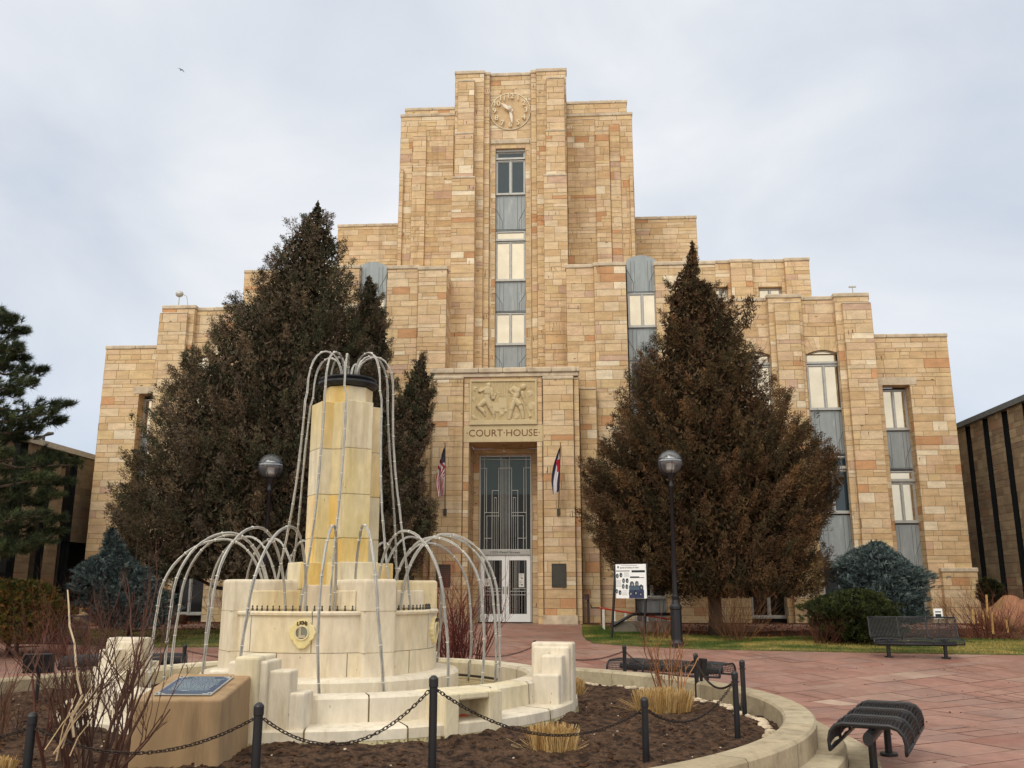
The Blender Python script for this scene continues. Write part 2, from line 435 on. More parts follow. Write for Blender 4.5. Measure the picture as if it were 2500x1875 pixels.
def spandrel(u0, u1, z0, z1, d, arch=0):
    p = MB(); w = u1-u0; h = z1-z0
    n = 8
    if arch:
        ps = [(u0, z0), (u1, z0)]+[(u1-w*k/n, z1-arch*(1-math.cos((k/n-.5)*math.pi*.9))*1.2) for k in range(n+1)]
    else: ps = [(u0, z0), (u1, z0), (u1, z1), (u0, z1)]
    Mx = Matrix(((1, 0, 0, 0), (0, 0, 1, 0), (0, 1, 0, 0), (0, 0, 0, 1)))
    p.prism([(a, b) for a, b in ps], d-.05, d, M=Mx)
    o = p.build('spandrel_panel', M['panel'], court)
    g = MB()
    for a in (.14, .27, .73, .86): g.box(u0+w*a-.006, u0+w*a+.006, d-.056, d-.05, z0+.03, z1-.05-arch)
    for s in (0, 1):
        e = u0+w*s; q = 1 if s == 0 else -1
        g.tube([(e, d-.055, z0+h*.62), (e+q*w*.22, d-.055, z0+h*.28), (e+q*w*.22, d-.055, z0+.03)], .008, 4)
    g.tube([(u0+.02, d-.055, z0+.04), (u1-.02, d-.055, z0+.04)], .012, 4)
    g.build('seam', M['groove'], o)  # strips stand proud; their dark grey paints in the shade of grooves
    return o
def bay(pl, pr, pref, d, segs, arch0=0):
    """segs: (py_top, py_bottom, kind)"""
    u0 = F(pl, pref, d)[0]; u1 = F(pr, pref, d)[0]; pc = (pl+pr)/2
    bk = MB()
    zt = F(pc, segs[0][0], d)[1]
    bk.quad((u0-.04, d+.06, -.4), (u1+.04, d+.06, -.4), (u1+.04, d+.06, zt-.3), (u0-.04, d+.06, zt-.3))
    bk.build('bay_backing', M['recess'], court)
    for s in segs:
        z1, z0 = F(pc, s[0], d)[1], F(pc, s[1], d)[1]
        k = s[2]
        if k == 'panel': spandrel(u0, u1, z0, z1, d, s[3] if len(s) > 3 else 0)
        elif k == 'win': window(u0, u1, z0, z1, d, s[3] if len(s) > 3 else 'g_cream', kinds=s[4] if len(s) > 4 else None)
        elif k == 'transom': window(u0, u1, z0, z1, d, s[3] if len(s) > 3 else 'g_cream', mull=0, name='transom')
        elif k == 'arch':
            n = 10; w = u1-u0; rise = s[3]
            pts = [(u0+w*i/n, z1-rise*(1-math.sin(math.pi*(.5+(i/n-.5)*.86)))/(1-math.sin(math.pi*.07))) for i in range(n+1)]
            Mx = Matrix(((1, 0, 0, 0), (0, 0, 1, 0), (0, 1, 0, 0), (0, 0, 0, 1)))
            p = MB(); p.prism([(u0+.05, z0+.05), (u1-.05, z0+.05)]+[(min(max(a, u0+.05), u1-.05), b-.05) for a, b in pts[::-1]], d-.03, d-.015, M=Mx)
            f = MB(); f.box(u0, u1, d-.08, d, z0-.03, z0+.05); f.tube([(a, d-.04, b-.03) for a, b in pts], .035, 4)
            f.box(u0, u0+.05, d-.07, d, z0+.05, pts[0][1]); f.box(u1-.05, u1, d-.07, d, z0+.05, pts[0][1])
            o = f.build('arched_transom', M['frame'], court); p.build('pane', M['g_cream'], o)
    return u0, u1
# ---- arched opening: voussoirs between the opening and the rectangular hole
def arch_fill(ua, ub, zs, zc, d, dep, ext=.5, sidew=.3):
    """opening ua..ub springing at zs with crown zc; fills the hole (ua-sidew..ub+sidew, zs..zc+ext)"""
    mb = MB(); n = 9; w = ub-ua; rise = zc-zs
    I = lambda t: (ua+w*t, zs+rise*(math.sin(math.pi*(.07+.86*t))-math.sin(math.pi*.07))/(1-math.sin(math.pi*.07)))
    E = lambda t: (ua-sidew+(w+2*sidew)*t, zs+.30+(zc+ext-zs-.30)*math.sin(math.pi*(.12+.76*t)-0)/1.0)
    Ez = lambda t: (ua-sidew+(w+2*sidew)*t, (zs+.35)+(zc+ext-.03-zs-.35)*(math.sin(math.pi*(.1+.8*t))-math.sin(.1*math.pi))/(1-math.sin(.1*math.pi)))
    for k in range(n):
        c = pick(PAL, _r); t0, t1 = (k+.02)/n, (k+.98)/n
        a, b, e, f = I(t0), I(t1), Ez(t1), Ez(t0)
        q = lambda p, o=-.012: (p[0], d+o, p[1])
        mb.quad(q(a), q(b), q(e), q(f), c)
        zt = zc+ext
        mb.quad(q(Ez(k/n), 0), q(Ez((k+1)/n), 0), (Ez((k+1)/n)[0], d, zt), (Ez(k/n)[0], d, zt), pick(PAL, _r))
        mb.quad(q(I(k/n), -.012), q(I((k+1)/n), -.012), q(I((k+1)/n), dep), q(I(k/n), dep), c)
        mb.mi = 1; mb.quad(q(I(k/n), .002), q(I((k+1)/n), .002), q(Ez((k+1)/n), .002), q(Ez(k/n), .002)); mb.mi = 0
    for s in (0, 1):
        p, e = I(s), Ez(s); c = pick(PAL, _r)
        x0, x1 = (ua-sidew, ua) if s == 0 else (ub, ub+sidew)
        mb.quad((x0, d-.004, zs), (x1, d-.004, zs), (p[0], d-.004, p[1]), (e[0], d-.004, e[1]), c)
    mb.build('window_arch', [M['stone'], M['mortar']], court)

# ---- tower core -----------------------------------------------------------
uc = lambda px, py, d: F(px, py, d)[0]
zf = lambda px, py, d: F(px, py, d)[1]
TW0, TW1 = uc(1211, 400, 3.4), uc(1283, 400, 3.4)     # window strip
ztop_w = zf(1247, 362, 3.2)
zp = zf(1232, 905, 0)-.5                              # behind the portal parapet
block(1111.5, 1182, 200, 173, 2.9, zb=zp, roof=5)
block(1309, 1382, 200, 167, 2.9, zb=zp, roof=5)
block(1182, 1196, 200, 176, 3.05, zb=zp, roof=5, side=0)
block(1296, 1309, 200, 171, 3.05, zb=zp, roof=5, side=0)
a0, a1 = uc(1196, 200, 3.2), uc(1296, 200, 3.2)
zt = zf(1246, 178, 3.2)-.15
wallblock(a0, a1, 3.2, zp, zt, [(TW0, TW1, zp, ztop_w, .24)], side=0, roof=5)
# light stone surround of the strip window
sm = MB()
for s in (0, 1):
    e0 = TW0 if s == 0 else TW1; q = -1 if s == 0 else 1
    z = zp
    while z < ztop_w:
        z2 = min(z+_r.uniform(.3, .42), ztop_w)
        c = pick(PAL[:3]+PAL[5:6], _r)
        sm.quad((e0, 3.26, z+.005), (e0+q*.22, 3.185, z+.005), (e0+q*.22, 3.185, z2-.005), (e0, 3.26, z2-.005), c)
        z = z2
sm.quad((TW0-.02, 3.26, ztop_w), (TW1+.02, 3.26, ztop_w), (TW1+.24, 3.185, ztop_w+.2), (TW0-.24, 3.185, ztop_w+.2), srgb(200, 176, 132))
sm.build('window_surround', M['stone'], court)
lt = MB(); lt.box(uc(1196, 350, 3.2)+.05, uc(1296, 350, 3.2)-.05, 3.15, 3.2, ztop_w+.2, ztop_w+.38)
lt.build('lintel', M['coping'], court, bevel=.01)
bay(1211, 1283, 400, 3.42, [(363, 372, 'transom', 'g_black'), (372, 391, 'transom', 'g_dark'), (393, 477, 'win', 'g_dark'), (478, 564, 'panel'), (566, 589, 'transom'),
    (591, 687, 'win'), (688, 763, 'panel'), (765, 843, 'win'), (845, 905, 'panel')])
# stepped piers
def pier(pl, pr, pref, ptop, d, zb, chamf=True, side=.6):
    u0, u1, z1 = block(pl, pr, pref, ptop, d, zb=zb, side=side, roof=side, coph=.1, copo=.01, copd=side-.1, name='pier')
    return z1
pier(1118, 1158, 230, 194, 2.65, zp); pier(1111, 1156, 330, 322, 2.55, zp); pier(1103, 1160, 440, 430, 2.42, zp)
pier(1334, 1378, 230, 187, 2.65, zp); pier(1332, 1380, 330, 315, 2.55, zp); pier(1327, 1384, 440, 424, 2.42, zp)
# tower wings
block(979, 1125, 300, 277, 5.0, zb=6, roof=4); block(989, 1125, 300, 262, 5.3, zb=12, roof=4, side=1.5)
block(1370, 1543, 300, 276, 5.0, zb=6, roof=4); block(1370, 1531, 300, 246, 5.3, zb=12, roof=4, side=1.5)
for (a, b, t, d) in ((1008, 1041, 330, 4.8), (1041, 1108, 305, 4.88), (1452, 1487, 317, 4.8), (1384, 1452, 290, 4.88), (975, 985, 412, 4.9), (1537, 1546, 424, 4.9), (1487, 1512, 300, 4.92)):
    block(a, b, t+20, t, d, zb=6, side=.3, roof=.3, coph=.06, copo=.0, copd=.2, name='pilaster')
# clock strip below the clock stays plain; back blocks
block(825, 985, 560, 546, 8.0, zb=4, roof=5, side=5); block(1535, 1701, 560, 528, 8.0, zb=4, roof=5, side=5)
# ---- flanking buttresses
block(945, 1021, 680, 648, 1.30, roof=4); block(1021, 1091, 680, 650, 1.20, roof=4, side=3)
block(1382, 1450, 680, 645, 1.32, roof=4, side=3); block(1450, 1528, 680, 640, 1.20, roof=4)
# upper masses behind
zwb = zf(1880, 725, 6)
hs = []
for (a, b) in ((1745, 1777), (1852, 1909)):
    u0, u1 = uc(a, 705, 6), uc(b, 705, 6); z1 = zf((a+b)/2, 700, 6); hs.append((u0, u1, z1-1.3, z1, .25))
    window(u0, u1, z1-1.3, z1-.02, 6.25, 'g_cream')
block(1500, 1975, 650, 636, 6.0, zb=4, hs=hs, roof=6, side=6)
block(1783, 1836, 650, 632, 5.8, zb=4, roof=1, side=.25, name='pier'); block(1916, 1976, 650, 629, 5.8, zb=4, roof=1, side=.25, name='pier')
block(597, 985, 670, 655, 6.0, zb=4, roof=6, side=6)
# ---- front masses, right
u0, u1 = bay(1529, 1599, 640, 1.75, [(624, 716, 'panel', .18), (717, 800, 'win'), (802, 883, 'panel'), (884, 985, 'win', 'g_dark'), (987, 1080, 'panel'), (1082, 1200, 'win', 'g_dark'), (1202, 1320, 'panel'), (1330, 1460, 'win', 'g_black'), (1462, 1520, 'panel')])
block(1599, 1747, 680, 638, 1.5, roof=4)
block(1745, 1880, 740, 725, 1.95, roof=4, hs=[], cop=1, side=2) if 0 else None
def zpx(px, py, d): return zf(px, py, d)
# arched bays B (right) and C (behind the juniper)
d2 = 1.95
def archbay(pl, pr, pc_y, ps_y, pref, d, segs, dep=.14):
    ua, ub = uc(pl, pref, d), uc(pr, pref, d); zc = zf((pl+pr)/2, pc_y, d); zs = zf((pl+pr)/2, ps_y, d)
    arch_fill(ua, ub, zs, zc, d, dep)
    bay_u = (ua, ub)
    bk = MB(); bk.quad((ua-.3, d+dep+.06, -.4), (ub+.3, d+dep+.06, -.4), (ub+.3, d+dep+.06, zc+.1), (ua-.3, d+dep+.06, zc+.1)); bk.build('bay_backing', M['recess'], court)
    pc = (pl+pr)/2
    for s in segs:
        z1, z0 = zf(pc, s[0], d+dep), zf(pc, s[1], d+dep)
        if s[2] == 'panel': spandrel(ua, ub, z0, z1, d+dep)
        elif s[2] == 'win': window(ua, ub, z0, z1, d+dep, s[3] if len(s) > 3 else 'g_cream', kinds=s[4] if len(s) > 4 else None)
        elif s[2] == 'transom': window(ua, ub, z0, z1, d+dep, s[3] if len(s) > 3 else 'g_cream', mull=0, name='transom')
        else:
            n = 10; w = ub-ua; rise = zc-zs
            I = lambda t: (ua+w*t, zs+rise*(math.sin(math.pi*(.07+.86*t))-math.sin(math.pi*.07))/(1-math.sin(math.pi*.07)))
            Mx = Matrix(((1, 0, 0, 0), (0, 0, 1, 0), (0, 1, 0, 0), (0, 0, 0, 1)))
            p = MB(); p.prism([(ua, z0+.05), (ub, z0+.05)]+[I(1-i/n) for i in range(n+1)], d+dep-.03, d+dep-.015, M=Mx)
            f = MB(); f.box(ua, ub, d+dep-.08, d+dep, z0-.03, z0+.05); f.tube([(I(i/n)[0], d+dep-.04, I(i/n)[1]-.03) for i in range(n+1)], .035, 4)
            f.box(ua, ua+.05, d+dep-.07, d+dep, z0+.05, zs); f.box(ub-.05, ub, d+dep-.07, d+dep, z0+.05, zs)
            o = f.build('arched_transom', M['frame'], court); p.build('pane', M['g_cream'], o)
    return (ua-.3, ub+.3, zs, zc+.5, 0), (ua, ub, -.4, zs, dep)
SEG = [(854, 887, 'arch'), (891, 1001, 'win', 'g_cream'), (1004, 1110, 'panel'), (1114, 1144, 'transom', 'g_dark'), (1147, 1253, 'win', 'g_dark'), (1258, 1374, 'panel'), (1380, 1507, 'win', 'g_black')]
hB = archbay(1968, 2051, 854, 864, 870, d2, SEG)
hC = archbay(1800, 1883, 858, 868, 870, d2, [(858, 890, 'arch'), (894, 1003, 'win'), (1006, 1112, 'panel'), (1116, 1146, 'transom', 'g_dark'), (1149, 1255, 'win', 'g_dark'), (1260, 1376, 'panel'), (1382, 1508, 'win', 'g_black')])
hole = [*hB, *hC]
block(1740, 2121, 740, 725, d2, roof=4, hs=hole, side=3)
block(1874, 1956, 740, 718, 1.75, roof=1, side=.2, name='pier'); block(2037, 2121, 740, 715, 1.75, roof=1, side=.2, name='pier')
block(1890, 1950, 745, 736, 1.6, roof=.3, side=.2, name='pilaster', coph=.06, copo=0, copd=.15); block(2056, 2127, 745, 737, 1.6, roof=.3, side=.2, name='pilaster', coph=.06, copo=0, copd=.15)
# outer right block with its bay
def outer(pl, pr, ptop, bl, br, bt, segs, d=3.0):
    ua, ub = uc(bl, bt+30, d), uc(br, bt+30, d); zt_ = zf((bl+br)/2, bt, d)
    block(pl, pr, ptop+30, ptop, d, hs=[(ua, ub, -.4, zt_, .5)], roof=6, side=6)
    bk = MB(); bk.quad((ua, d+.56, -.4), (ub, d+.56, -.4), (ub, d+.56, zt_), (ua, d+.56, zt_)); bk.build('bay_backing', M['recess'], court)
    l = MB(); l.box(ua-.25, ub+.25, d-.02, d+.1, zt_+.002, zt_+.3); l.build('lintel', M['coping'], court, bevel=.01)
    pc = (bl+br)/2
    for s in segs:
        z1, z0 = zf(pc, s[0], d+.5), zf(pc, s[1], d+.5)
        if s[2] == 'panel': spandrel(ua, ub, z0, z1, d+.5)
        else: window(ua, ub, z0, z1, d+.5, s[3] if len(s) > 3 else 'g_cream', mull=1 if s[2] == 'win' else 0, name='window' if s[2] == 'win' else 'transom')
outer(2085, 2314, 815, 2157, 2224, 940, [(952, 1050, 'win'), (1054, 1146, 'panel'), (1150, 1175, 'transom'), (1178, 1276, 'win'), (1281, 1386, 'panel'), (1393, 1500, 'win', 'g_black')])
u0, u1 = uc(2300, 1400, 2.8), uc(2387, 1400, 2.8); wallblock(u0, u1, 2.8, -.5, zf(2340, 1386, 2.8)-.15, side=3, roof=3, name='plinth_wall')
# ---- front masses, left (mirrored)
bay(876, 946, 640, 1.75, [(640, 727, 'panel', .18), (728, 812, 'win'), (814, 895, 'panel'), (896, 995, 'win', 'g_dark'), (997, 1090, 'panel'), (1092, 1210, 'win', 'g_dark'), (1212, 1330, 'panel'), (1340, 1480, 'win', 'g_black')])
block(735, 877, 690, 648, 1.5, roof=4)
hD = archbay(463, 546, 868, 880, 890, d2, [(868, 902, 'arch'), (905, 1010, 'win'), (1013, 1118, 'panel'), (1122, 1150, 'transom', 'g_dark'), (1153, 1260, 'win', 'g_dark'), (1264, 1380, 'panel'), (1400, 1500, 'win', 'g_black')])
hE = archbay(632, 715, 868, 880, 890, d2, [(868, 902, 'arch'), (905, 1010, 'win'), (1013, 1118, 'panel'), (1122, 1150, 'transom', 'g_dark'), (1153, 1260, 'win', 'g_dark'), (1264, 1380, 'panel'), (1400, 1500, 'win', 'g_black')])
block(397, 760, 760, 749, d2, roof=4, hs=[*hD, *hE], side=3)
block(397, 476, 760, 745, 1.75, roof=1, side=.2, name='pier'); block(546, 626, 760, 743, 1.75, roof=1, side=.2, name='pier')
block(390, 458, 765, 762, 1.6, roof=.3, side=.2, name='pilaster', coph=.06, copo=0, copd=.15)
outer(257, 430, 843, 337, 402, 961, [(975, 1065, 'win'), (1068, 1160, 'panel'), (1164, 1190, 'transom'), (1194, 1290, 'win'), (1295, 1400, 'panel'), (1405, 1500, 'win', 'g_black')])
# ---- portal
zc_ = zf(1232, 898, 0)
pL, pR = uc(1055, 930, .2), uc(1411, 930, .2)
D0, D1 = uc(1145, 1100, .12), uc(1311, 1100, .12); ZD = zf(1228, 1079, .12)
P0, P1 = uc(1133, 930, .12), uc(1323, 930, .12)
wallblock(pL, P0, .2, -.4, zc_-.30, side=2.8, roof=3, cop=0); wallblock(P1, pR, .2, -.4, zc_-.30, side=2.8, roof=3, cop=0)
R0, R1 = uc(1146.5, 980, .1), uc(1311, 980, .1); RZ0, RZ1 = zf(1228, 1037, .1), zf(1228, 927, .1)
wallblock(P0, P1, .12, -.1, zc_-.30, [(D0, D1, -.1, ZD, 1.55), (R0-.2, R1+.2, ZD, RZ0, 0), (R0, R1, RZ0-.01, RZ1, .05)], side=0, roof=3, cop=0)
ln = MB(); ln.box(R0-.2, R1+.2, .112, .2, ZD+.004, RZ0-.004); ln.build('inscription_stone', M['carved'], court)
fz = MB(); fz.box(pL-.02, pR+.02, .06, .6, zc_-.298, zc_-.17); fz.build('frieze', M['coping'], court, bevel=.01)
cb = MB(); x = pL-.06
while x < pR+.05:
    x2 = min(x+.85, pR+.06); cb.box(x+.003, x2-.003, .0, .7, zc_-.165, zc_+.02); x = x2
cb.build('coping', M['coping'], court, bevel=.04, bseg=3)
rb = MB(); rb.quad((pL, .3, zc_-.0), (pR, .3, zc_-.0), (pR, 3, zc_-.0), (pL, 3, zc_)); rb.build('portal_roof', M['mortar'], court)
for (a, b) in ((1058, 1131), (1325, 1399)):
    u0, u1 = uc(a, 930, 0), uc(b, 930, 0); zt_ = zf((a+b)/2, 918, 0)
    wallblock(u0, u1, 0, .28, zt_-.12, side=.2, roof=.2, name='pilaster', coph=.12, copd=.18, copo=.02)
    pb = MB(); pb.box(u0-.05, u1+.05, -.06, .2, -.3, .28); pb.build('plinth', M['coping'], court, bevel=.02)
for (a, b, t, d) in ((1400, 1413, 921, .12), (1042, 1055, 921, .3), (1415, 1456, 946, .85), (1022, 1044, 950, .85)):
    block(a, b, t+20, t, d, side=.6, roof=.6, name='pilaster', coph=.08, copo=.01, copd=.4)
# relief panel (flat carved limestone with two labourers)
rp = MB(); rp.box(R0, R1, .10, .17, RZ0, RZ1)
relief = rp.build('relief_panel', mat('shaded_carved_ground', srgb(192, 171, 130), rough=.95, n=(6, .12), bump=(50, .006)), court)  # darker ground: shade behind the figures is put into the colour
fr = MB(); b_ = .07; zb_ = .16
fr.box(R0, R1, .06, .10, RZ1-b_, RZ1); fr.box(R0, R1, .06, .10, RZ0, RZ0+zb_); fr.box(R0, R0+b_, .06, .10, RZ0+zb_, RZ1-b_); fr.box(R1-b_, R1, .06, .10, RZ0+zb_, RZ1-b_)
fr.build('relief_border', M['carved'], relief, bevel=.01)
def rq(x, y):   # crop coordinates of the relief (zoomed 1866x1659) to panel coordinates
    return R0+(x-62)/(1775-62)*(R1-R0), RZ1+(y-70)/(1205-70)*(RZ0-RZ1)
def limb(mb, pts, rr_, dd=.10, th=.085):
    pts = [rq(*p) for p in pts]
    prev = len(mb.v); n = len(pts)
    sc = (R1-R0)/1713
    for i in range(n-1):
        (xa, za), (xb, zb2) = pts[i], pts[i+1]; ra, rb_ = rr_[i]*sc, rr_[i+1]*sc
        L_ = math.hypot(xb-xa, zb2-za); k = max(2, int(L_/(.35*max(ra, .02)))+1)
        for j in range(k+1):
            t = j/k; r_ = ra+(rb_-ra)*t
            mb.ell((xa+(xb-xa)*t, dd, za+(zb2-za)*t), (r_, min(th, r_*.9), r_), 10, 6)
fgs = []
fg = MB()   # left figure swinging a pick
limb(fg, [(540, 210), (545, 195)], [70, 62]); limb(fg, [(530, 290), (520, 430), (505, 560)], [95, 105, 88]); limb(fg, [(470, 300), (310, 370), (370, 270)], [48, 42, 30])
limb(fg, [(610, 330), (640, 470), (660, 555), (730, 420)], [60, 60, 45, 26]); limb(fg, [(520, 590), (600, 780), (680, 950), (690, 1060)], [90, 72, 50, 34]); limb(fg, [(450, 610), (290, 750), (430, 890), (460, 980)], [80, 66, 50, 26])
limb(fg, [(640, 1085), (740, 1085)], [24, 18]); limb(fg, [(740, 380), (810, 420), (760, 560)], [16, 18, 10]); limb(fg, [(815, 280), (845, 420), (800, 500)], [6, 12, 8])
fg.build('carved_figure', M['carved'], relief, smooth=True)
fg = MB()   # right figure with shovel
limb(fg, [(1430, 255), (1425, 275)], [78, 70]); limb(fg, [(1230, 330), (1300, 400), (1240, 500)], [85, 105, 80]); limb(fg, [(1180, 290), (1090, 370), (1230, 480)], [50, 46, 34])
limb(fg, [(1400, 420), (1440, 540), (1490, 700)], [62, 48, 30]); limb(fg, [(1220, 580), (1340, 720), (1390, 850), (1430, 1040)], [85, 85, 62, 42]); limb(fg, [(1190, 640), (1120, 840), (1080, 1050)], [70, 66, 50])
limb(fg, [(1060, 440), (1250, 540), (1460, 720), (1560, 880), (1600, 1000)], [16, 17, 17, 14, 40]); limb(fg, [(1060, 1085), (1190, 1085)], [22, 16]); limb(fg, [(1400, 1085), (1560, 1085)], [22, 16])
fg.build('carved_figure', M['carved'], relief, smooth=True)
fg = MB()
for x0, x1 in ((640, 720), (720, 780), (800, 850), (890, 900), (960, 945), (1050, 1000), (1140, 1060), (1240, 1130)):
    a, b = rq(x0, 140), rq(x1, 500 if x0 > 700 else 380); fg = MB(); fg.tube([(a[0], .1, a[1]), (b[0], .1, b[1])], .018, 5); fg.build('carved_ray', M['carved'], relief)
for bb, y_ in (((630, 660, 840, 880), .075), ((800, 530, 1010, 790), .08)):
    a, b = rq(*bb[:2]), rq(*bb[2:]); fg = MB(); fg.box(a[0], b[0], y_, .1, b[1], a[1]); fg.build('carved_block', M['carved'], relief, bevel=.01)
for q in ((880, 900, 90), (180, 1010, 70), (300, 1060, 60), (160, 560, 60), (200, 300, 60), (1640, 750, 110), (1600, 420, 80), (1250, 1010, 90), (980, 850, 60)):
    a = rq(q[0], q[1]); fg = MB(); fg.ell((a[0], .1, a[1]), (q[2]*.0012, .028, q[2]*.0014), 9, 5, wob=.8); fg.build('carved_rock', M['carved'], relief)
# inscription
def put_text(txt, u, z, d, size, depth, m, parent, name, wfit=None, col=(1, 1, 1)):
    t = text_mb(txt, size, depth, col=col)
    if wfit:
        xs = [p[0] for p in t.v]; w = max(xs)-min(xs); c = (max(xs)+min(xs))/2
        t.v = [((x-c)*wfit/w, y, zz) for x, y, zz in t.v]
    t.v = [(x+u, y+d, zz+z) for x, y, zz in t.v]
    return t.build(name, m, parent)
i0, i1 = uc(1139, 1057, .1), uc(1318, 1057, .1)
zi = (zf(1228, 1048, .1)+zf(1228, 1067, .1))/2
put_text('\u00b7COURT\u00b7HOUSE\u00b7', (i0+i1)/2, zi, .108, .34, .008, M['carvedark'], court, 'inscription', i1-i0)  # raised brown letters; the shade of the carving is put into the colour
# doorway: inner stone frame, lintel, glazed grille, doors
dd = .12+1.55
E0, E1 = uc(1170, 1200, dd), uc(1298.5, 1200, dd); EZ = zf(1234, 1112, dd); zdt = zf(1234, 1359, dd); zd0 = 0.0
zdt = 2.28
im = MB(); ashlar(im, (D0, dd, 0), BU, NF, D1-D0, -.1, ZD, [(E0-D0, E1-D0, -.1, EZ)], lmin=1.2, lmax=3)
im.build('door_surround', [M['stone'], M['mortar']], court)
gl = MB(); gl.box(E0+.05, E1-.05, dd+.04, dd+.055, zdt+.16, EZ-.05)
sc_ = MB(); fw = .06
sc_.box(E0, E0+fw, dd-.04, dd+.1, 0, EZ); sc_.box(E1-fw, E1, dd-.04, dd+.1, 0, EZ); sc_.box(E0+fw, E1-fw, dd-.04, dd+.1, EZ-fw, EZ); sc_.box(E0+fw, E1-fw, dd-.05, dd+.1, zdt+.0, zdt+.20)
screen = sc_.build('entrance_screen', M['frame'], court, bevel=.01)
gl.build('pane', M['g_teal'], screen)
gl2 = MB(); gl2.box(E0+.05, E1-.05, dd+.03, dd+.039, zdt+.16, zdt+.2+(EZ-zdt-.2)*.58); gl2.build('pane', M['g_black'], screen)  # dark lower reflection in the glass, put in as a second black sheet
gr = MB()
# crop3 coordinates: frame 628..1095 x, 965 (top) ; bars
def gu(x): return E0+(x-630)/(1095-630)*(E1-E0)
def gzz(y): return EZ+(y-968)/(1818-968)*(zdt+.2-EZ)
W_ = .010
def vb(x, y0, y1, w=W_): gr.box(gu(x)-w, gu(x)+w, dd-.02, dd+.02, gzz(y1), gzz(y0))
def hb(y, x0, x1, w=W_): gr.box(gu(x0)-W_, gu(x1)+W_, dd-.024, dd+.024, gzz(y)-w, gzz(y)+w)
for x in (678, 1045): vb(x, 968, 1818)
for x in (822, 898): vb(x, 968, 1818)
for x in (835, 848, 860, 873, 886): vb(x, 1010, 1818, .006)
for x in (803, 917): vb(x, 1085, 1530)
for x in (696, 1024): vb(x, 1085, 1490)
for x in (745, 971): vb(x, 1290, 1818)
for x in (765, 951): vb(x, 1355, 1818, .006)
for x in (783, 932): vb(x, 1355, 1818, .006)
for x in (799, 917): vb(x, 1530, 1818, .006)
for x in (700, 1020): vb(x, 1520, 1818)
hb(1008, 630, 1095); hb(1085, 635, 696); hb(1085, 803, 917); hb(1085, 1024, 1095); hb(1290, 745, 803); hb(1290, 917, 971); hb(1355, 765, 783); hb(1355, 932, 951)
hb(1490, 678, 799); hb(1490, 917, 1045); hb(1520, 696, 799); hb(1520, 917, 1024); hb(1720, 678, 745); hb(1720, 971, 1045)
gr.build('grille', M['frame'], screen)
put_text('1325 Pearl Street', (E0+E1)/2, zdt+.09, dd-.056, .11, .008, M['black'], screen, 'lettering', 1.05*(E1-E0)/1.9)
ib = MB(); ib.box(D0-.3, D1+.3, dd+.25, dd+.3, -.1, ZD); ib.build('dark_interior', M['g_black'], screen)
il = MB(); il.ell((gu(905), dd+.18, gzz(1400)), (.14, .05, .2), 10, 8); il.build('lobby_lamp', mat('warm_lobby_lamp', srgb(214, 160, 70), rough=.5), screen)
for s in (0, 1):
    a = E0+fw+(E1-E0-2*fw)/2*s; b = a+(E1-E0-2*fw)/2
    a += .006; b -= .006
    dr = MB(); st = .14 if s == 0 else .14
    ld, rd = (st, .12) if s == 0 else (.13, .13)
    dr.box(a, a+ld, dd, dd+.05, .01, zdt-.01); dr.box(b-rd, b, dd, dd+.05, .01, zdt-.01)
    dr.box(a+ld, b-rd, dd+.001, dd+.049, zdt-.18, zdt-.011); dr.box(a+ld, b-rd, dd+.001, dd+.049, .011, .28)
    door = dr.build('door', M['white'], court, bevel=.006)
    p = MB(); p.box(a+ld, b-rd, dd+.03, dd+.042, .28, zdt-.18); p.build('pane', M['g_black'], door)
    g2 = MB(); w = b-rd-a-ld; x0 = a+ld
    fr_ = lambda t: x0+w*t
    hz = .28+(zdt-.46)*.42
    for t in (.07, .2, .3, .37, .44, .56, .9): g2.box(fr_(t)-.006, fr_(t)+.006, dd+.005, dd+.02, .28, zdt-.18)
    for t in (.72,): g2.box(fr_(t)-.006, fr_(t)+.006, dd+.005, dd+.02, .28, hz)
    for z in (hz, hz-.12, hz+.09): g2.box(fr_(.07 if z != hz+.09 else .2), fr_(.95), dd+.002, dd+.022, z-.012, z+.012)
    g2.build('bar_grille', M['frame'], door)
    h = MB(); hx = b-.06 if s == 0 else a+.06
    h.box(hx-.035, hx+.035, dd-.012, dd, .95, 1.2); h.tube([(hx, dd-.05, 1.0), (hx, dd-.06, 1.15)], .012, 6); h.tube([(hx, dd-.01, 1.0), (hx, dd-.05, 1.0)], .01, 5); h.tube([(hx, dd-.01, 1.15), (hx, dd-.06, 1.15)], .01, 5)
    h.build('handle', M['frame'], door)
lb = MB(); lb.lathe([(.0, .12), (.03, .12), (.04, .06), (.09, 0), (.085, 0), (.0, .05)], 12); lb.tube([(0, 0, .12), (0, 0, .26)], .012, 5)
lb.v = [(x+uc(1230, 1095, .7), y+.7, z+ZD-.27) for x, y, z in lb.v]; lb.build('entrance_lamp', M['coping'], court, smooth=True)
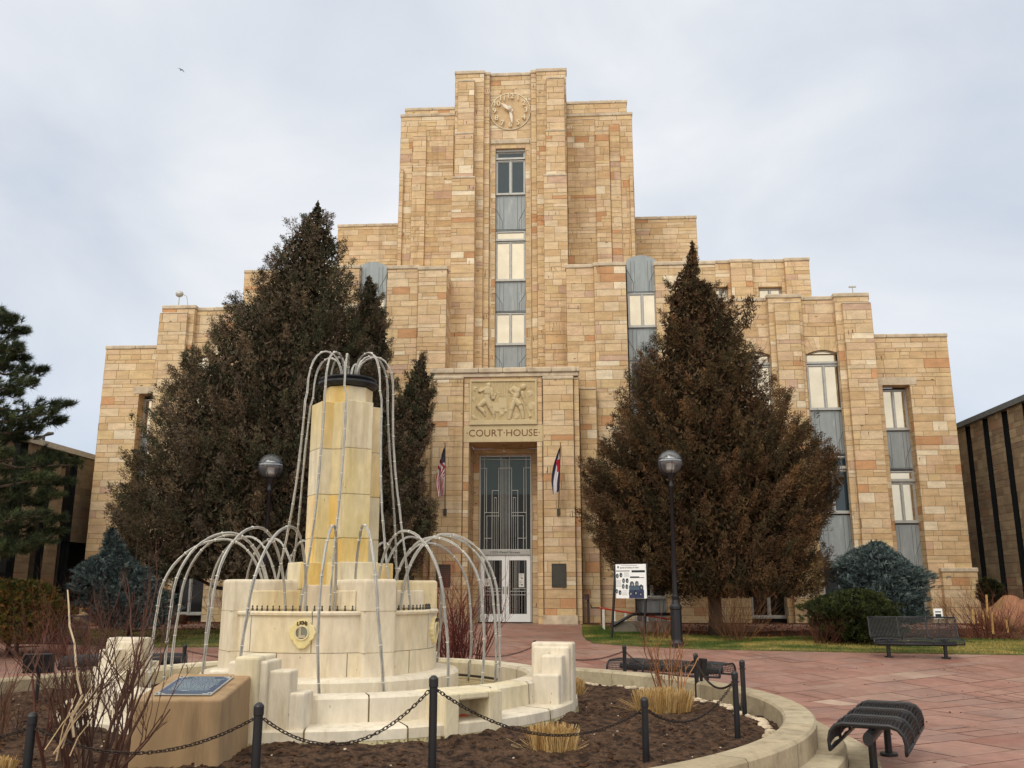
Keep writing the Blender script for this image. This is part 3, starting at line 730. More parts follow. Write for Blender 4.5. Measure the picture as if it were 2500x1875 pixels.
# clock
cu, cz = uc(1246, 272, 3.2), zf(1246, 272.5, 3.2); cr = (uc(1296, 272, 3.2)-uc(1197, 272, 3.2))/2
k = MB()
k.lathe([(cr-.035, 0), (cr-.035, .03), (cr, .03), (cr, 0)], 48)
Mc = Matrix.Translation((cu, 3.19, cz)) @ Matrix.Rotation(R(90), 4, 'X')
kk = MB(); kk.add(k, Mc); clock = kk.build('clock', M['carved_pale'], court)
cd = MB(); c2 = MB(); c2.lathe([(0, .012), (cr-.05, .012)], 48); cd.add(c2, Mc); cd.build('clock_face', mat('clock_face_stone', srgb(206, 178, 138), rough=.9, n=(3, .12), mix=(srgb(120, 76, 52), 1.3, .66, .78)), clock)
for h in range(1, 13):
    t = text_mb(str(h), .37*cr, .06, bold=.004)
    a = math.pi/2-h*math.pi/6; rr_ = cr*.77
    t.v = [(x+cu+rr_*math.cos(a), y+3.11, z+cz+rr_*math.sin(a)) for x, y, z in t.v]
    t.build('numeral', M['carved_pale'], clock)
def hand(ang, L_, w):
    a = R(90-ang); dx, dz = math.cos(a), math.sin(a); nx, nz = -dz, dx
    hb_ = MB(); pts = [(-.28*L_*.6, .03), (-.1*L_, .05), (0, .05), (.55*L_, w), (L_, .01)]
    up = [(cu+dx*t+nx*q, cz+dz*t+nz*q) for t, q in pts]; dn = [(cu+dx*t-nx*q, cz+dz*t-nz*q) for t, q in pts[::-1]]
    Mx = Matrix(((1, 0, 0, 0), (0, 0, 1, 0), (0, 1, 0, 0), (0, 0, 0, 1)))
    hb_.prism(up+dn, 3.04, 3.07, M=Mx); hb_.tube([(cu-dx*L_*.28, 3.05, cz-dz*L_*.28), (cu-dx*L_*.1, 3.05, cz-dz*L_*.1)], .07, 6)
    return hb_.build('clock_hand', mat('pale_clock_hand', srgb(224, 214, 196), rough=.6), clock)
hand(310, cr*.58, .07); hand(172, cr*.72, .06)
hc = MB(); hc.ell((cu, 3.05, cz), .1, 8, 6); hc.build('clock_hub', M['coping'], clock)
# wall plaques beside the door (hang on the wall)
def plaque(pl, pr, pt, pb, d, label, group, rot=0):
    u0, u1 = uc(pl, (pt+pb)/2, d), uc(pr, (pt+pb)/2, d); z1, z0 = zf((pl+pr)/2, pt, d), zf((pl+pr)/2, pb, d)
    loc = FW((u0+u1)/2, d, z0)
    t = thing('wall_plaque', label, 'plaque', loc, -YAW+rot, group)
    m = MB(); w = (u1-u0)/2; h = z1-z0
    m.box(-w, w, -.02, -.002, 0, h); m.build('plate', M['bronze'], t, bevel=.006)
    m = MB(); g = .02
    m.box(-w, w, -.028, -.02, 0, g); m.box(-w, w, -.028, -.02, h-g, h); m.box(-w, -w+g, -.028, -.02, g, h-g); m.box(w-g, w, -.028, -.02, g, h-g); m.build('rim', M['bronze'], t)
    m = MB()
    for i in range(9):
        z = h*(.85-.085*i); m.box(-w*.75*_r.uniform(.8, 1), w*.75*_r.uniform(.8, 1), -.0225, -.0205, z, z+.012)
    m.build('raised_lines', mat('plaque_raised_lines', srgb(84, 82, 74), rough=.5), t)
plaque(1347, 1382.5, 1376, 1434, -.01, 'dark bronze plaque on the stone pilaster right of the white doors', 'bronze plaques beside the entrance')
plaque(1065, 1100, 1378, 1434, -.01, 'dark bronze plaque on the stone pilaster left of the white doors behind the arched tubes', 'bronze plaques beside the entrance')
# notices taped on the doors
def notice(px, py, w, h, label, lines):
    u, z = F(px, py, dd-.01)
    t = thing('door_notice', label, 'notice', FW(u, dd-.006, z-h/2), -YAW, 'paper notices on the doors')
    m = MB(); m.box(-w/2, w/2, 0, .003, 0, h); m.build('paper', mat('notice_paper', srgb(226, 226, 222), rough=.6, n=None), t)
    m = MB()
    for k_ in range(lines): zz = h*(.85-.7*k_/lines); m.box(-w*.38, w*.3*_r.uniform(.4, 1), -.002, 0, zz, zz+.012)
    m.ell((w*.1, 0, h*.3), (w*.14, .003, w*.14), 8, 4); m.build('printed_text', M['groove'], t)
notice(1273, 1408, .19, .34, 'upper half of a pair of white paper notices on the right door, nearly square', 4) if 0 else None
notice(1273, 1408.5, .19, .24, 'white paper notice on the right door pane, the upper of two stacked sheets', 3)
notice(1273, 1425, .19, .24, 'white paper notice on the right door pane, the lower of two stacked sheets', 3)
notice(1189, 1422, .19, .26, 'white paper notice on the left door pane at handle height', 4)
# ================================================================== flags
def flag(px, pyb, pyt, lean, label, kind):
    d = .0
    u, zb = F(px, pyb, d); zt_ = F(px+lean, pyt, -.5)[1]
    t = thing('wall_flag', label, 'flag', FW(u, d, zb), -YAW, 'flags beside the entrance')
    H = zt_-zb; ut = F(px+lean, pyt, -.5)[0]-u
    m = MB(); m.tube([(0, -.03, 0), (ut, -.55, H)], .016, 8); m.build('pole', mat('brass_flag_pole', srgb(150, 118, 70), rough=.35, metal=.6) if kind == 'state' else M['bronze'], t)
    m = MB(); m.ell((ut, -.55, H+.03), (.025, .025, .05), 8, 6); m.build('finial', mat('gilt_finial', srgb(190, 160, 90), rough=.3, metal=.8), t)
    m = MB(); m.box(-.05, .05, -.08, .0, -.06, .16); m.build('bracket', M['bronze'], t, bevel=.01)
    cl = MB(); na, nb = 34, 72; Hc = 1.62 if kind == 'us' else 1.5; z_top = H*.96
    for j in range(nb+1):
        v_ = j/nb
        for i in range(na+1):
            s_ = i/na
            wid = .05+.21*math.sin(min(1, v_*1.5)*math.pi*.5)*(1-.35*max(0, v_-.75)/.25)
            z = z_top-Hc*v_-(.10*s_ if v_ < .5 else .10*s_)
            xx = ut*(z/H)-wid*s_*(1 if kind == 'us' else 1)-.0
            yy = -.03-.52*(z_top-Hc*v_*0)/H*1.0*(1-.12*v_)+.05*math.sin(s_*9+v_*3)*min(1, v_*3)+.02*math.sin(s_*23+1)
            cl.v.append((xx, yy, z))
    for j in range(nb):
        for i in range(na):
            s_, v_ = (i+.5)/na, (j+.5)/nb
            if kind == 'us':
                if v_ < .34 and s_+v_*.9 < 1.05 and v_ < .30+.1*(1-s_):
                    st_ = ((i//3+j//3) % 2 == 0 and i % 3 == 1 and j % 3 == 1)
                    c = srgb(225, 225, 228) if st_ else srgb(34, 34, 62)
                else:
                    w_ = min(1, max(0, (v_-.42)/.22))
                    q_ = (1-w_)*(v_*15+s_*3.0)+w_*(s_*9.5+v_*1.5)
                    c = srgb(168, 32, 44) if int(q_) % 2 == 0 else srgb(232, 226, 226)
            else:
                q_ = s_*.55+v_*.9
                if v_ > .28 and v_ < .55 and s_ < .55+.2*math.sin(v_*9): c = srgb(196, 24, 36)
                elif q_ < .26+.0*s_: c = srgb(38, 38, 66)
                elif .15 < s_-(v_-.2)*.6+.2 < .62: c = srgb(226, 222, 226)
                else: c = srgb(44, 40, 74)
            a = j*(na+1)+i
            cl.face((a, a+na+1, a+na+2, a+1), c)
    cl.build('cloth', M['attrflat'], t, smooth=True)
flag(1087, 1254, 1083, 0, 'drooping red and white striped flag with starry corner, left of the entrance', 'us')
flag(1363.5, 1254, 1083, 5, 'drooping blue, white and red state flag on the pilaster right of the entrance', 'state')
# roof fittings
def roof_mast(px, py, pyb, d, label, kind):
    u, z = F(px, pyb, d); zt_ = F(px, py, d)[1]
    t = thing('roof_antenna' if kind else 'roof_floodlight', label, 'antenna' if kind else 'floodlight', FW(u, d, z-.15), -YAW)
    m = MB(); m.tube([(0, 0, 0), (0, 0, zt_-z+.1)], .018, 6); m.build('mast', M['frame'], t)
    m = MB(); h = zt_-z+.12
    if kind: m.box(-.13, .13, -.03, .03, h, h+.05)
    else: m.ell((0, 0, h+.1), (.16, .12, .13), 10, 8); m.tube([(.12, 0, h+.1), (.3, 0, h), (.36, 0, h-.3), (.34, 0, 0)], .014, 5)
    m.build('head', M['frame'], t)
roof_mast(2082, 700, 714, 2.4, 'thin grey antenna with a short crossbar on the roof of the right wing', 1)
roof_mast(436, 722, 745, 2.4, 'small clear domed floodlight with curved cable on the roof of the left wing', 0)
# ================================================================== side buildings
def side_building(name, label, X, y0, y1, zr, slots, face, extra=None, dark=None):
    """long wall on the plane x = X of the facade frame, facing +1 (right) or -1 (left)"""
    t = thing(name, label, 'building', FW(X, y0, 0), -YAW)
    m = MB(); A = BV; Nn = Vector((face, 0, 0)); w = y1-y0
    hl = [(a, b, -1, 90) for a, b in slots]
    if dark: hl.append(dark)
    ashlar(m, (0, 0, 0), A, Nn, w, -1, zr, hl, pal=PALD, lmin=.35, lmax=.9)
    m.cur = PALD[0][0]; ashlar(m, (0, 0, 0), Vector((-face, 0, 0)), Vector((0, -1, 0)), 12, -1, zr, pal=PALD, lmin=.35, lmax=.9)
    m.quad((0, 0, zr), (0, w, zr), (-face*12, w, zr), (-face*12, 0, zr)); m.quad((0, w, -1), (-face*12, w, -1), (-face*12, w, zr), (0, w, zr))
    m.build('wall', [M['sidestone'], M['mortar']], t)
    for a, b in slots:
        s = MB(); s.quad((-face*.14, a-.02, -1), (-face*.14, b+.02, -1), (-face*.14, b+.02, zr), (-face*.14, a-.02, zr))
        for e in (a, b): s.quad((0, e, -1), (-face*.14, e, -1), (-face*.14, e, zr), (0, e, zr))
        s.build('window_slot', M['g_black'], t)
    c = MB(); c.box(min(face*.12, -face*.4), max(face*.12, -face*.4), -.1, w+.1, zr+.002, zr+.2)
    c.build('coping', M['frame'] if face > 0 else M['groove'], t)
    if dark:
        s = MB(); s.quad((-face*1.6, dark[0]-.02, -1), (-face*1.6, dark[1], -1), (-face*1.6, dark[1], dark[3]), (-face*1.6, dark[0], dark[3]))
        s.quad((0, dark[0], dark[3]), (0, dark[1], dark[3]), (-face*1.6, dark[1], dark[3]), (-face*1.6, dark[0], dark[3])); s.quad((0, dark[0], -1), (-face*1.6, dark[0], -1), (-face*1.6, dark[0], dark[3]), (0, dark[0], dark[3]))
        s.build('entrance_recess', M['recess'], t)
    return t
XR = 17.6
yv = lambda px, py: Fx(px, py, XR)
zr = .5*(yv(2345, 1045)[1]+yv(2500, 981)[1])
y0_, y1_ = -4.5, 7.0
def slotR(px, py, w=.42):
    v_ = Fx(px, py, XR)[0]; return (v_-w/2-y0_, v_+w/2-y0_)
sl = [slotR(2363, 1052), slotR(2405, 1032), slotR(2452, 1012), slotR(2503, 990)]
st_ = sl[2][0]-sl[3][0] if len(sl) > 1 else 2
st_ = abs(st_); q = sl[3][0]
while q-st_ > .5: q -= st_; sl.append((q, q+.42))
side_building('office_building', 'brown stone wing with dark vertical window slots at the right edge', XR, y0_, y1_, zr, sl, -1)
XL = Fx(28, 1069, 0)[0] if 0 else -16.6
zl = .5*(Fx(28, 1069, XL)[1]+Fx(225, 1123, XL)[1])
yl0, yl1 = -6.5, 9.0
def slotL(px, py, w):
    v_ = Fx(px, py, XL)[0]; return (v_-w/2-yl0, v_+w/2-yl0)
sll = [slotL(179, 1112, .8), slotL(119, 1096, .8), slotL(54, 1077, .8)]
st_ = abs(sll[1][0]-sll[2][0]); q = sll[2][0]
while q-st_ > .5: q -= st_; sll.append((q, q+.8))
dz = Fx(160, 1322, XL)
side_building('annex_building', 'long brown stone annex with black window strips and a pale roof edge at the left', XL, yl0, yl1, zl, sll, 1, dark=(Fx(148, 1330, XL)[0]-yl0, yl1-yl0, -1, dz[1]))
# light pole behind the annex roof
u_, z_ = F(107, 1086, 3.0)
t = thing('parking_light', 'twin-headed parking light rising behind the left annex roof', 'street lamp', FW(u_*1.3, 10, 0), -YAW)
p_top = F(107, 1064, 10)
m = MB(); pu = p_top[0]-u_*1.3; m.tube([(pu, 0, 0), (pu, 0, p_top[1])], .07, 6); m.build('pole', M['bronze'], t)
for s in (-1, 1):
    m = MB(); a = F(107+s*12, 1064-s*5, 10); b = F(107+s*23, 1062-s*4, 10)
    m.tube([(pu, 0, p_top[1]), (a[0]-u_*1.3, 0, a[1]), (b[0]-u_*1.3, 0, b[1])], [.05, .1, .07], 6); m.build('lamp_head', M['bronze'], t)
# ================================================================== ground
RC = Vector((-2.88, 13.35, 0)); RR = 6.8          # planter ring
m = MB()
ys = [-80, -10, G0, G1, 60, 400]
for a, b in zip(ys[:-1], ys[1:]): m.quad((-300, a, gz(a)-.03), (300, a, gz(a)-.03), (300, b, gz(b)-.03), (-300, b, gz(b)-.03))
struct(m.build('ground', M['far']))
m = MB()
for a, b in ((-4, G0), (G0, G1), (G1, 31.2)): m.quad((-30, a, gz(a)-.007), (30, a, gz(a)-.007), (30, b, gz(b)-.007), (-30, b, gz(b)-.007))
struct(m.build('plaza_joints', M['joint']))
PP = [(srgb(147, 110, 98), 6), (srgb(143, 105, 93), 5), (srgb(151, 115, 103), 4), (srgb(143, 112, 102), 3), (srgb(154, 124, 111), 1.2), (srgb(170, 146, 130), .25), (srgb(137, 96, 84), 1.3)]
m = MB(); rr = random.Random(11); y = -24.0; PA = R(27)
def ps(x, y, o):
    X = 2+x*math.cos(PA)-y*math.sin(PA); Y = 16+x*math.sin(PA)+y*math.cos(PA)
    return (X, Y, gz(Y)+o)
while y < 24:
    h = rr.choice([.42, .55, .7, .85]); y2 = y+h; x = -26-rr.uniform(0, 1)
    while x < 26:
        w = rr.uniform(.5, 1.25); cc = ps(x+w/2, (y+y2)/2, 0)
        if cc[1] < 31.4 and cc[1] > -1 and abs(cc[0]) < 22 and (Vector((cc[0], cc[1], 0))-RC).length > RR-.6:
            g = rr.uniform(.002, .006) if rr.random() < .7 else .014; o = rr.uniform(-.0015, .0015)
            parts_ = [(x, x+w, y, y2)]
            if rr.random() < .18: q_ = x+w*rr.uniform(.35, .65); parts_ = [(x, q_, y, y2), (q_, x+w, y, y2)]
            elif rr.random() < .12: q_ = y+h*.5; parts_ = [(x, x+w, y, q_), (x, x+w, q_, y2)]
            for (xa_, xb_, ya_, yb_) in parts_:
                m.quad(ps(xa_+g, ya_+g, o), ps(xb_-g, ya_+g, o), ps(xb_-g, yb_-g, o), ps(xa_+g, yb_-g, o), pick(PP, rr, .035))
        x += w
    y = y2
struct(m.build('plaza', M['paver']))
# planter ring: stone curb, lower step, pale pavers
CP = [(srgb(170, 156, 130), 3), (srgb(162, 148, 122), 3), (srgb(178, 166, 140), 2)]
planter = thing('planter_curb', 'round pale stone curb with a lower step enclosing the soil bed around the fountain', 'planter', (RC.x, RC.y, 0))
def ringpart(name, prof, seg_len, m_, gap=.005, base=True):
    mb = MB(); n = int(2*math.pi*RR/seg_len); rr = random.Random(len(name))
    for k in range(n):
        a0 = 2*math.pi*k/n+gap/RR; a1 = 2*math.pi*(k+1)/n-gap/RR
        mb.lathe(prof, 5, a0=a0, a1=a1, col=pick(CP, rr))
    mb.mi = 0
    mb.lathe([(r_+(.012 if r_ < prof[len(prof)//2][0] else -.012), z-.012) for r_, z in prof], 120, col=srgb(96, 80, 62))
    return mb.build(name, m_, planter)
ringpart('curb', [(6.42, .0), (6.42, .42), (6.45, .45), (6.77, .45), (6.80, .42), (6.80, .0)], 1.25, M['curb'])
ringpart('step', [(6.78, .19), (7.08, .19), (7.11, .17), (7.11, -.01)], 1.4, M['curb'])
ringpart('paver_band', [(7.12, .012), (7.46, .012), (7.47, -.01)], .55, M['curb'])
# inner row of small edging stones
def soil_z(x, y):
    p = Vector((x, y, 0)); r = (p-Vector((-2.72, 13.75, 0))).length
    z = .23+.11*max(0, 1-max(0, r-3.5)/1.6)*(1 if y < 12.6 else .2)
    z += .055*noise.noise(p*.9)+.035*noise.noise(p*3.1)+.032*noise.noise(p*7)+.03*abs(noise.noise(p*15))+.014*noise.noise(p*31)
    e = (p-RC).length
    if e > 6.0: z -= (e-6.0)*.12
    for (mx, my, mr, mh) in ((-.45, 11.5, .5, .16), (-4.6, 10.9, .8, .1), (.9, 9.9, .5, .05)):
        q = math.hypot(x-mx, y-my)/mr
        if q < 1.6: z += mh*math.exp(-q*q*2)
    return z
def soil_mesh():
    st = .042; n = int(13.1/st)+1; g = np.arange(n)*st-6.55
    V = []; ix = -np.ones((n, n), dtype=int)
    for i in range(n):
        for j in range(n):
            if g[i]**2+g[j]**2 < 6.55**2:
                x, y = RC.x+g[i], RC.y+g[j]
                ix[i, j] = len(V); V.append((x, y, soil_z(x, y)))
    Fc = []
    for i in range(n-1):
        for j in range(n-1):
            q = (ix[i, j], ix[i+1, j], ix[i+1, j+1], ix[i, j+1])
            if min(q) >= 0: Fc.append(q)
    mb = MB(); mb.v = V; mb.f = Fc; mb.c = [(1, 1, 1)]*len(Fc); mb.m = [0]*len(Fc)
    return struct(mb.build('garden_soil', M['soil'], smooth=True))
soil_mesh()
# clods and pale pebbles on the soil
m = MB(); rr = random.Random(5)
for _ in range(3600):
    a = rr.uniform(0, 6.283); r = 6.3*math.sqrt(rr.random()); x, y = RC.x+r*math.cos(a), RC.y+r*math.sin(a)
    if y > 15 and rr.random() < .6 or math.hypot(x+2.72, y-13.75) < 3.5: continue
    s = rr.uniform(.008, .028)
    m.ell((x, y, soil_z(x, y)+s*.3), (s*rr.uniform(.8, 1.5), s, s*.7), 6, 4, wob=.7, col=rr.choice([srgb(84, 62, 46), srgb(70, 50, 38), srgb(96, 72, 54), srgb(84, 62, 46), srgb(190, 178, 158)] if s < .014 else [srgb(84, 62, 46), srgb(70, 50, 38), srgb(78, 56, 42)]))
tag(m.build('soil_clods', mat('soil_clods', attr=True, rough=.97, n=(30, .3), spec=.15)), 'small clods and pale pebbles strewn over the dark garden soil', 'soil clods', kind='stuff')
m = MB()
for k in range(60):
    a = -.9+1.9*k/60; r = 6.24+rr.uniform(-.03, .03); x, y = RC.x+r*math.cos(a), RC.y+r*math.sin(a)
    m.ell((x, y, soil_z(x, y)+.01), (rr.uniform(.05, .09), rr.uniform(.05, .08), .04), 7, 4, wob=.5)
tag(m.build('edging_rubble', M['coping']), 'broken pale mortar rubble along the inside foot of the round curb', 'rubble', kind='stuff')
# lawns and mulch
def poly_sheet(name, pts, m_, lift, edge=None):
    mb = MB(); i0 = len(mb.v)
    P = [Vector((p.x, p.y, gz(p.y)+lift)) for p in pts]
    n = len(P)//2
    for p in P: mb.v.append(tuple(p))
    # strip between near (first half) and far (second half, reversed)
    for k in range(n-1): mb.face((k, k+1, 2*n-2-k, 2*n-1-k))
    for k in range(2*n):
        j = (k+1) % (2*n); a, b = P[k], P[j]
        mb.quad(a, b, (b.x, b.y, b.z-lift-.02), (a.x, a.y, a.z-lift-.02))
    return struct(mb.build(name, m_))
def resample(pts, n):
    L = [0]
    for a, b in zip(pts[:-1], pts[1:]): L.append(L[-1]+(b-a).length)
    out = []
    for k in range(n):
        t = L[-1]*k/(n-1); j = max(i for i in range(len(L)) if L[i] <= t+1e-9); j = min(j, len(pts)-2)
        out.append(pts[j].lerp(pts[j+1], (t-L[j])/max(1e-9, L[j+1]-L[j])))
    return out
def gpl(l): return [gp(*p) for p in l]
RN = gpl([(1422, 1532), (1421, 1548), (1428, 1561), (1450, 1571), (1536, 1578), (1716, 1586), (1900, 1590), (2171, 1595), (2500, 1600), (2900, 1607)])
RF = gpl([(1424, 1529), (1480, 1532), (1540, 1541), (1626, 1551), (1716, 1555), (1900, 1560), (1954, 1556), (2117, 1556), (2345, 1562), (2500, 1564), (2900, 1572)])
LN = gpl([(-600, 1560), (0, 1568), (365, 1581), (560, 1580), (900, 1576), (1000, 1570), (1040, 1556), (1050, 1540)])
LF = gpl([(-600, 1532), (0, 1538), (300, 1540), (556, 1540), (900, 1538), (1000, 1536), (1040, 1532), (1048, 1530)])
n_ = 24
RNs, RFs, LNs, LFs = (resample(q, n_) for q in (RN, RF, LN, LF))
poly_sheet('right_lawn', RNs+RFs[::-1], M['turf'], .03); poly_sheet('left_lawn', LNs+LFs[::-1], M['turf'], .03)
fb = lambda p, e: Vector((p.x, e, 0))
poly_sheet('right_mulch_bed', [p+Vector((0, -.05, 0)) for p in RFs]+[fb(p, 31.4-.06*p.x) for p in RFs[::-1]], M['mulch'], .024)
poly_sheet('left_mulch_bed', [p+Vector((0, -.05, 0)) for p in LFs]+[fb(p, 31.4-.06*p.x) for p in LFs[::-1]], M['mulch'], .024)
def blades(near, far, N, name, label, seed, dry):
    g = np.random.default_rng(seed); P = []; C = []
    for _ in range(N):
        k = g.integers(0, n_-1); t = g.random(); s = g.random()
        a = near[k].lerp(near[k+1], t); b = far[k].lerp(far[k+1], t); p = a.lerp(b, s)
        if abs(p.x) > 20: continue
        d = noise.noise(Vector((p.x*.55, p.y*1.3, seed)))+.5*noise.noise(Vector((p.x*2, p.y*3, seed)))+dry(p)
        P.append((p.x, p.y, gz(p.y)+.045)); w = min(1, max(0, .5+d*1.3))
        c0 = np.array(srgb(70, 92, 36)); c1 = np.array(srgb(168, 150, 84)); C.append((c0*(1-w)+c1*w)*g.uniform(.75, 1.25))
    P = np.array(P); C = np.array(C)
    D = np.tile([0, 0, 1.0], (len(P), 1))
    o = leaf_mesh(name, P, D, g.uniform(.035, .08, len(P)), g.uniform(.008, .018, len(P)), C, M['blade'], seed=seed, jit=.45)
    tag(o, label, 'grass', kind='stuff')
blades(RNs, RFs, 60000, 'lawn_grass', 'short green lawn with straw-coloured patches right of the entrance path', 1, lambda p: -.25 if p.x < 6 else .05)
blades(LNs, LFs, 36000, 'lawn_grass', 'short patchy lawn left of the entrance path behind the fountain', 2, lambda p: -.1)
# a few dry leaves and specks blown over the paving
g = np.random.default_rng(14); N = 420; X = g.uniform(-2, 14, N); Yy = g.uniform(7, 28, N)
keep = (np.hypot(X-RC.x, Yy-RC.y) > 7.2) & (Yy < 23.3)
P = np.stack([X, Yy, np.array([gz(y) for y in Yy])+.006], 1)[keep]
C = np.array([srgb(96, 66, 44), srgb(70, 52, 40), srgb(134, 104, 70), srgb(60, 50, 44)])[g.integers(0, 4, len(P))]
o = leaf_mesh('fallen_leaves', P, g.normal(0, 1, P.shape)*[1, 1, .05], g.uniform(.02, .06, len(P)), g.uniform(.012, .035, len(P)), C, M['straw'], seed=13, quad=True, jit=.05)
tag(o, 'scattered dry brown leaves and specks on the red paving', 'leaves', kind='stuff')
# leaf litter on the mulch
g = np.random.default_rng(4); N = 9000; X = g.uniform(-19, 19, N); T = g.random(N)
Yf = np.array([min(31.0-.06*x, max(25.0, 27+ (0 if x < 4 else -1.2))+0*x) for x in X]); Yy = Yf+(30.9-.06*X-Yf)*T
keep = (np.abs(X-.2) > 2.6) | (Yy > 90)
P = np.stack([X, Yy, np.array([gz(y) for y in Yy])+.035], 1)[keep]
C = np.array([srgb(120, 70, 40), srgb(96, 58, 40), srgb(150, 96, 54), srgb(70, 46, 34)])[g.integers(0, 4, len(P))]
o = leaf_mesh('leaf_litter', P, g.normal(0, 1, P.shape)*[1, 1, .15], g.uniform(.04, .09, len(P)), g.uniform(.03, .05, len(P)), C, M['straw'], seed=3, quad=True)
tag(o, 'reddish brown leaf litter over the bark beds along the building foot', 'leaf litter', kind='stuff')
# ================================================================== fountain
FC = Vector((-2.62, 13.75, 0)); FA = R(-11.5)
fountain = thing('fountain', 'cream cast-stone fountain with a tall ribbed central column and stepped piers around its basin', 'fountain', (FC.x, FC.y, 0))
FP = [(srgb(218, 202, 170), 4), (srgb(216, 198, 158), 3), (srgb(214, 201, 178), 3), (srgb(216, 194, 148), .8), (srgb(210, 194, 170), 1.6)]
FPY = [(srgb(222, 192, 122), 3), (srgb(218, 200, 148), 3), (srgb(212, 200, 168), 4), (srgb(222, 186, 108), 1.2)]
FPW = [(srgb(214, 204, 186), 4), (srgb(208, 197, 176), 3), (srgb(214, 202, 172), 1.5)]
fr_ = random.Random(21)
GR = srgb(150, 132, 92)
def stack(poly, zs, pal, inset=.012):
    """courses of blocks on one plan; joints are real gaps over a darker core"""
    m = MB(); n = len(poly); c = Vector((sum(p[0] for p in poly)/n, sum(p[1] for p in poly)/n))
    for a, b in zip(zs[:-1], zs[1:]):
        m.prism(poly, a+.004, b-.004, col=pick(pal, fr_, .03), sidecol=lambda: pick(pal, fr_, .04))
    q = [(c.x+(p[0]-c.x)*(1-inset), c.y+(p[1]-c.y)*(1-inset)) for p in poly]
    m.prism(q, zs[0]+.005, zs[-1]-.01, col=GR)
    return m
def rot(poly, a): return [(x*math.cos(a)-y*math.sin(a), x*math.sin(a)+y*math.cos(a)) for x, y in poly]
def cross(w, L, ch=0.0):
    p = []
    for k in range(4):
        a = k*math.pi/2
        pts = [(L, -w), (L, w), (w+ch, w+.0), (w, w+ch)] if ch else [(L, -w), (L, w), (w, w)]
        p += rot(pts, a)
    return p
CA = R(33)
# column
col = stack(rot(cross(.21, .50, .09), CA), [1.5, 2.05, 2.68, 3.32, 4.0, 4.72], FPY).build('column', M['fount'], fountain, bevel=.007, bseg=1)
stack(rot(cross(.27, .73, .06), CA), [1.5, 1.95, 2.34], FPY).build('column_base', M['fount'], fountain, bevel=.015)
for k in range(4):
    a = CA+math.pi/4+k*math.pi/2
    stack([(x+.62*math.cos(a), y+.62*math.sin(a)) for x, y in rot([(-.25, -.22), (.2, -.22), (.2, .22), (-.25, .22)], a)], [1.55, 2.02], FP).build('corner_block', M['fount'], fountain, bevel=.015)
oc = [(.38*math.cos(CA+math.pi/8+k*math.pi/4), .38*math.sin(CA+math.pi/8+k*math.pi/4)) for k in range(8)]
stack(oc, [4.70, 4.98], FPY).build('column_cap', M['fount'], fountain, bevel=.012)
m = MB(); m.lathe([(.3, 4.98), (.41, 4.99), (.46, 5.04), (.46, 5.07), (.40, 5.08), (.43, 5.12), (.43, 5.14), (.0, 5.14)], 32); m.build('black_cap_ring', M['black'], fountain, smooth=False)
# drum
DR = 1.50
def drum_ring(r0, zs, nseg, pal, name, m_, rim=False, top_in=None):
    m = MB()
    for i, (a, b) in enumerate(zip(zs[:-1], zs[1:])):
        for k in range(nseg):
            a0 = 2*math.pi*(k+.5*(i % 2))/nseg+.004; a1 = 2*math.pi*(k+1+.5*(i % 2))/nseg-.004
            prof = [(r0, a+.004), (r0, b-.004)]
            if rim and b == zs[-1]: prof = [(r0, a+.004), (r0, b-.05), (r0+.03, b-.05), (r0+.035, b-.02), (r0+.02, b), (r0-.2, b), (r0-.22, b-.03), (r0-.22, b-.12)]
            m.lathe(prof, 4, a0=a0, a1=a1, col=pick(pal, fr_, .03))
    m.lathe([(r0-.012, zs[0]), (r0-.012, zs[-1]-.03)], 64, col=GR)
    if top_in: m.lathe([(0, top_in), (r0-.2, top_in)], 48, col=pick(pal, fr_))
    return m.build(name, m_, fountain, smooth=False)
drum_ring(DR, [.78, 1.14, 1.67], 10, FP, 'drum', M['fount'], rim=True, top_in=1.59)
m = MB(); m.lathe([(1.84, .5), (1.84, .79), (1.81, .83), (1.45, .84)], 48, col=pick(FPW, fr_)); m.build('drum_ledge', M['fount'], fountain, smooth=False)
# radial fins with sunk panels
for k in range(4):
    a = CA-math.pi/2+k*math.pi/2
    Mx = Matrix.Rotation(a, 4, 'Z')
    m = MB()
    m.box(.45, 1.60, -.24, .24, .5, 2.09, M=Mx, col=pick(FP, fr_, .03))
    o = m.build('buttress_fin', M['fount'], fountain, bevel=.045, bseg=3)
    for zj in (1.14, 1.67):
        m = MB(); m.box(.5, 1.602, -.242, .242, zj-.0035, zj+.0035, M=Mx, col=GR); m.build('mortar_joint', M['fount'], o)
    m = MB()
    for s in (-1, 1): m.box(.6, 1.34, min(s*.24, s*.275), max(s*.24, s*.275), 1.675, 1.94, M=Mx, col=pick(FP, fr_, .03))
    m.build('raised_panel', M['fount'], fountain, bevel=.02)
# nozzles on the rim
for k in range(88):
    a = 2*math.pi*k/88
    if any(abs((a-(CA+j*math.pi/2)+math.pi) % (2*math.pi)-math.pi) < .2 for j in range(4)): continue
    m = MB(); x, y = 1.40*math.cos(a), 1.40*math.sin(a)
    m.lathe([(.0, .075), (.009, .07), (.012, .055), (.007, .045), (.014, .03), (.016, 0)], 6, c=(x, y, 1.67)); m.build('nozzle', M['bronze'], fountain)
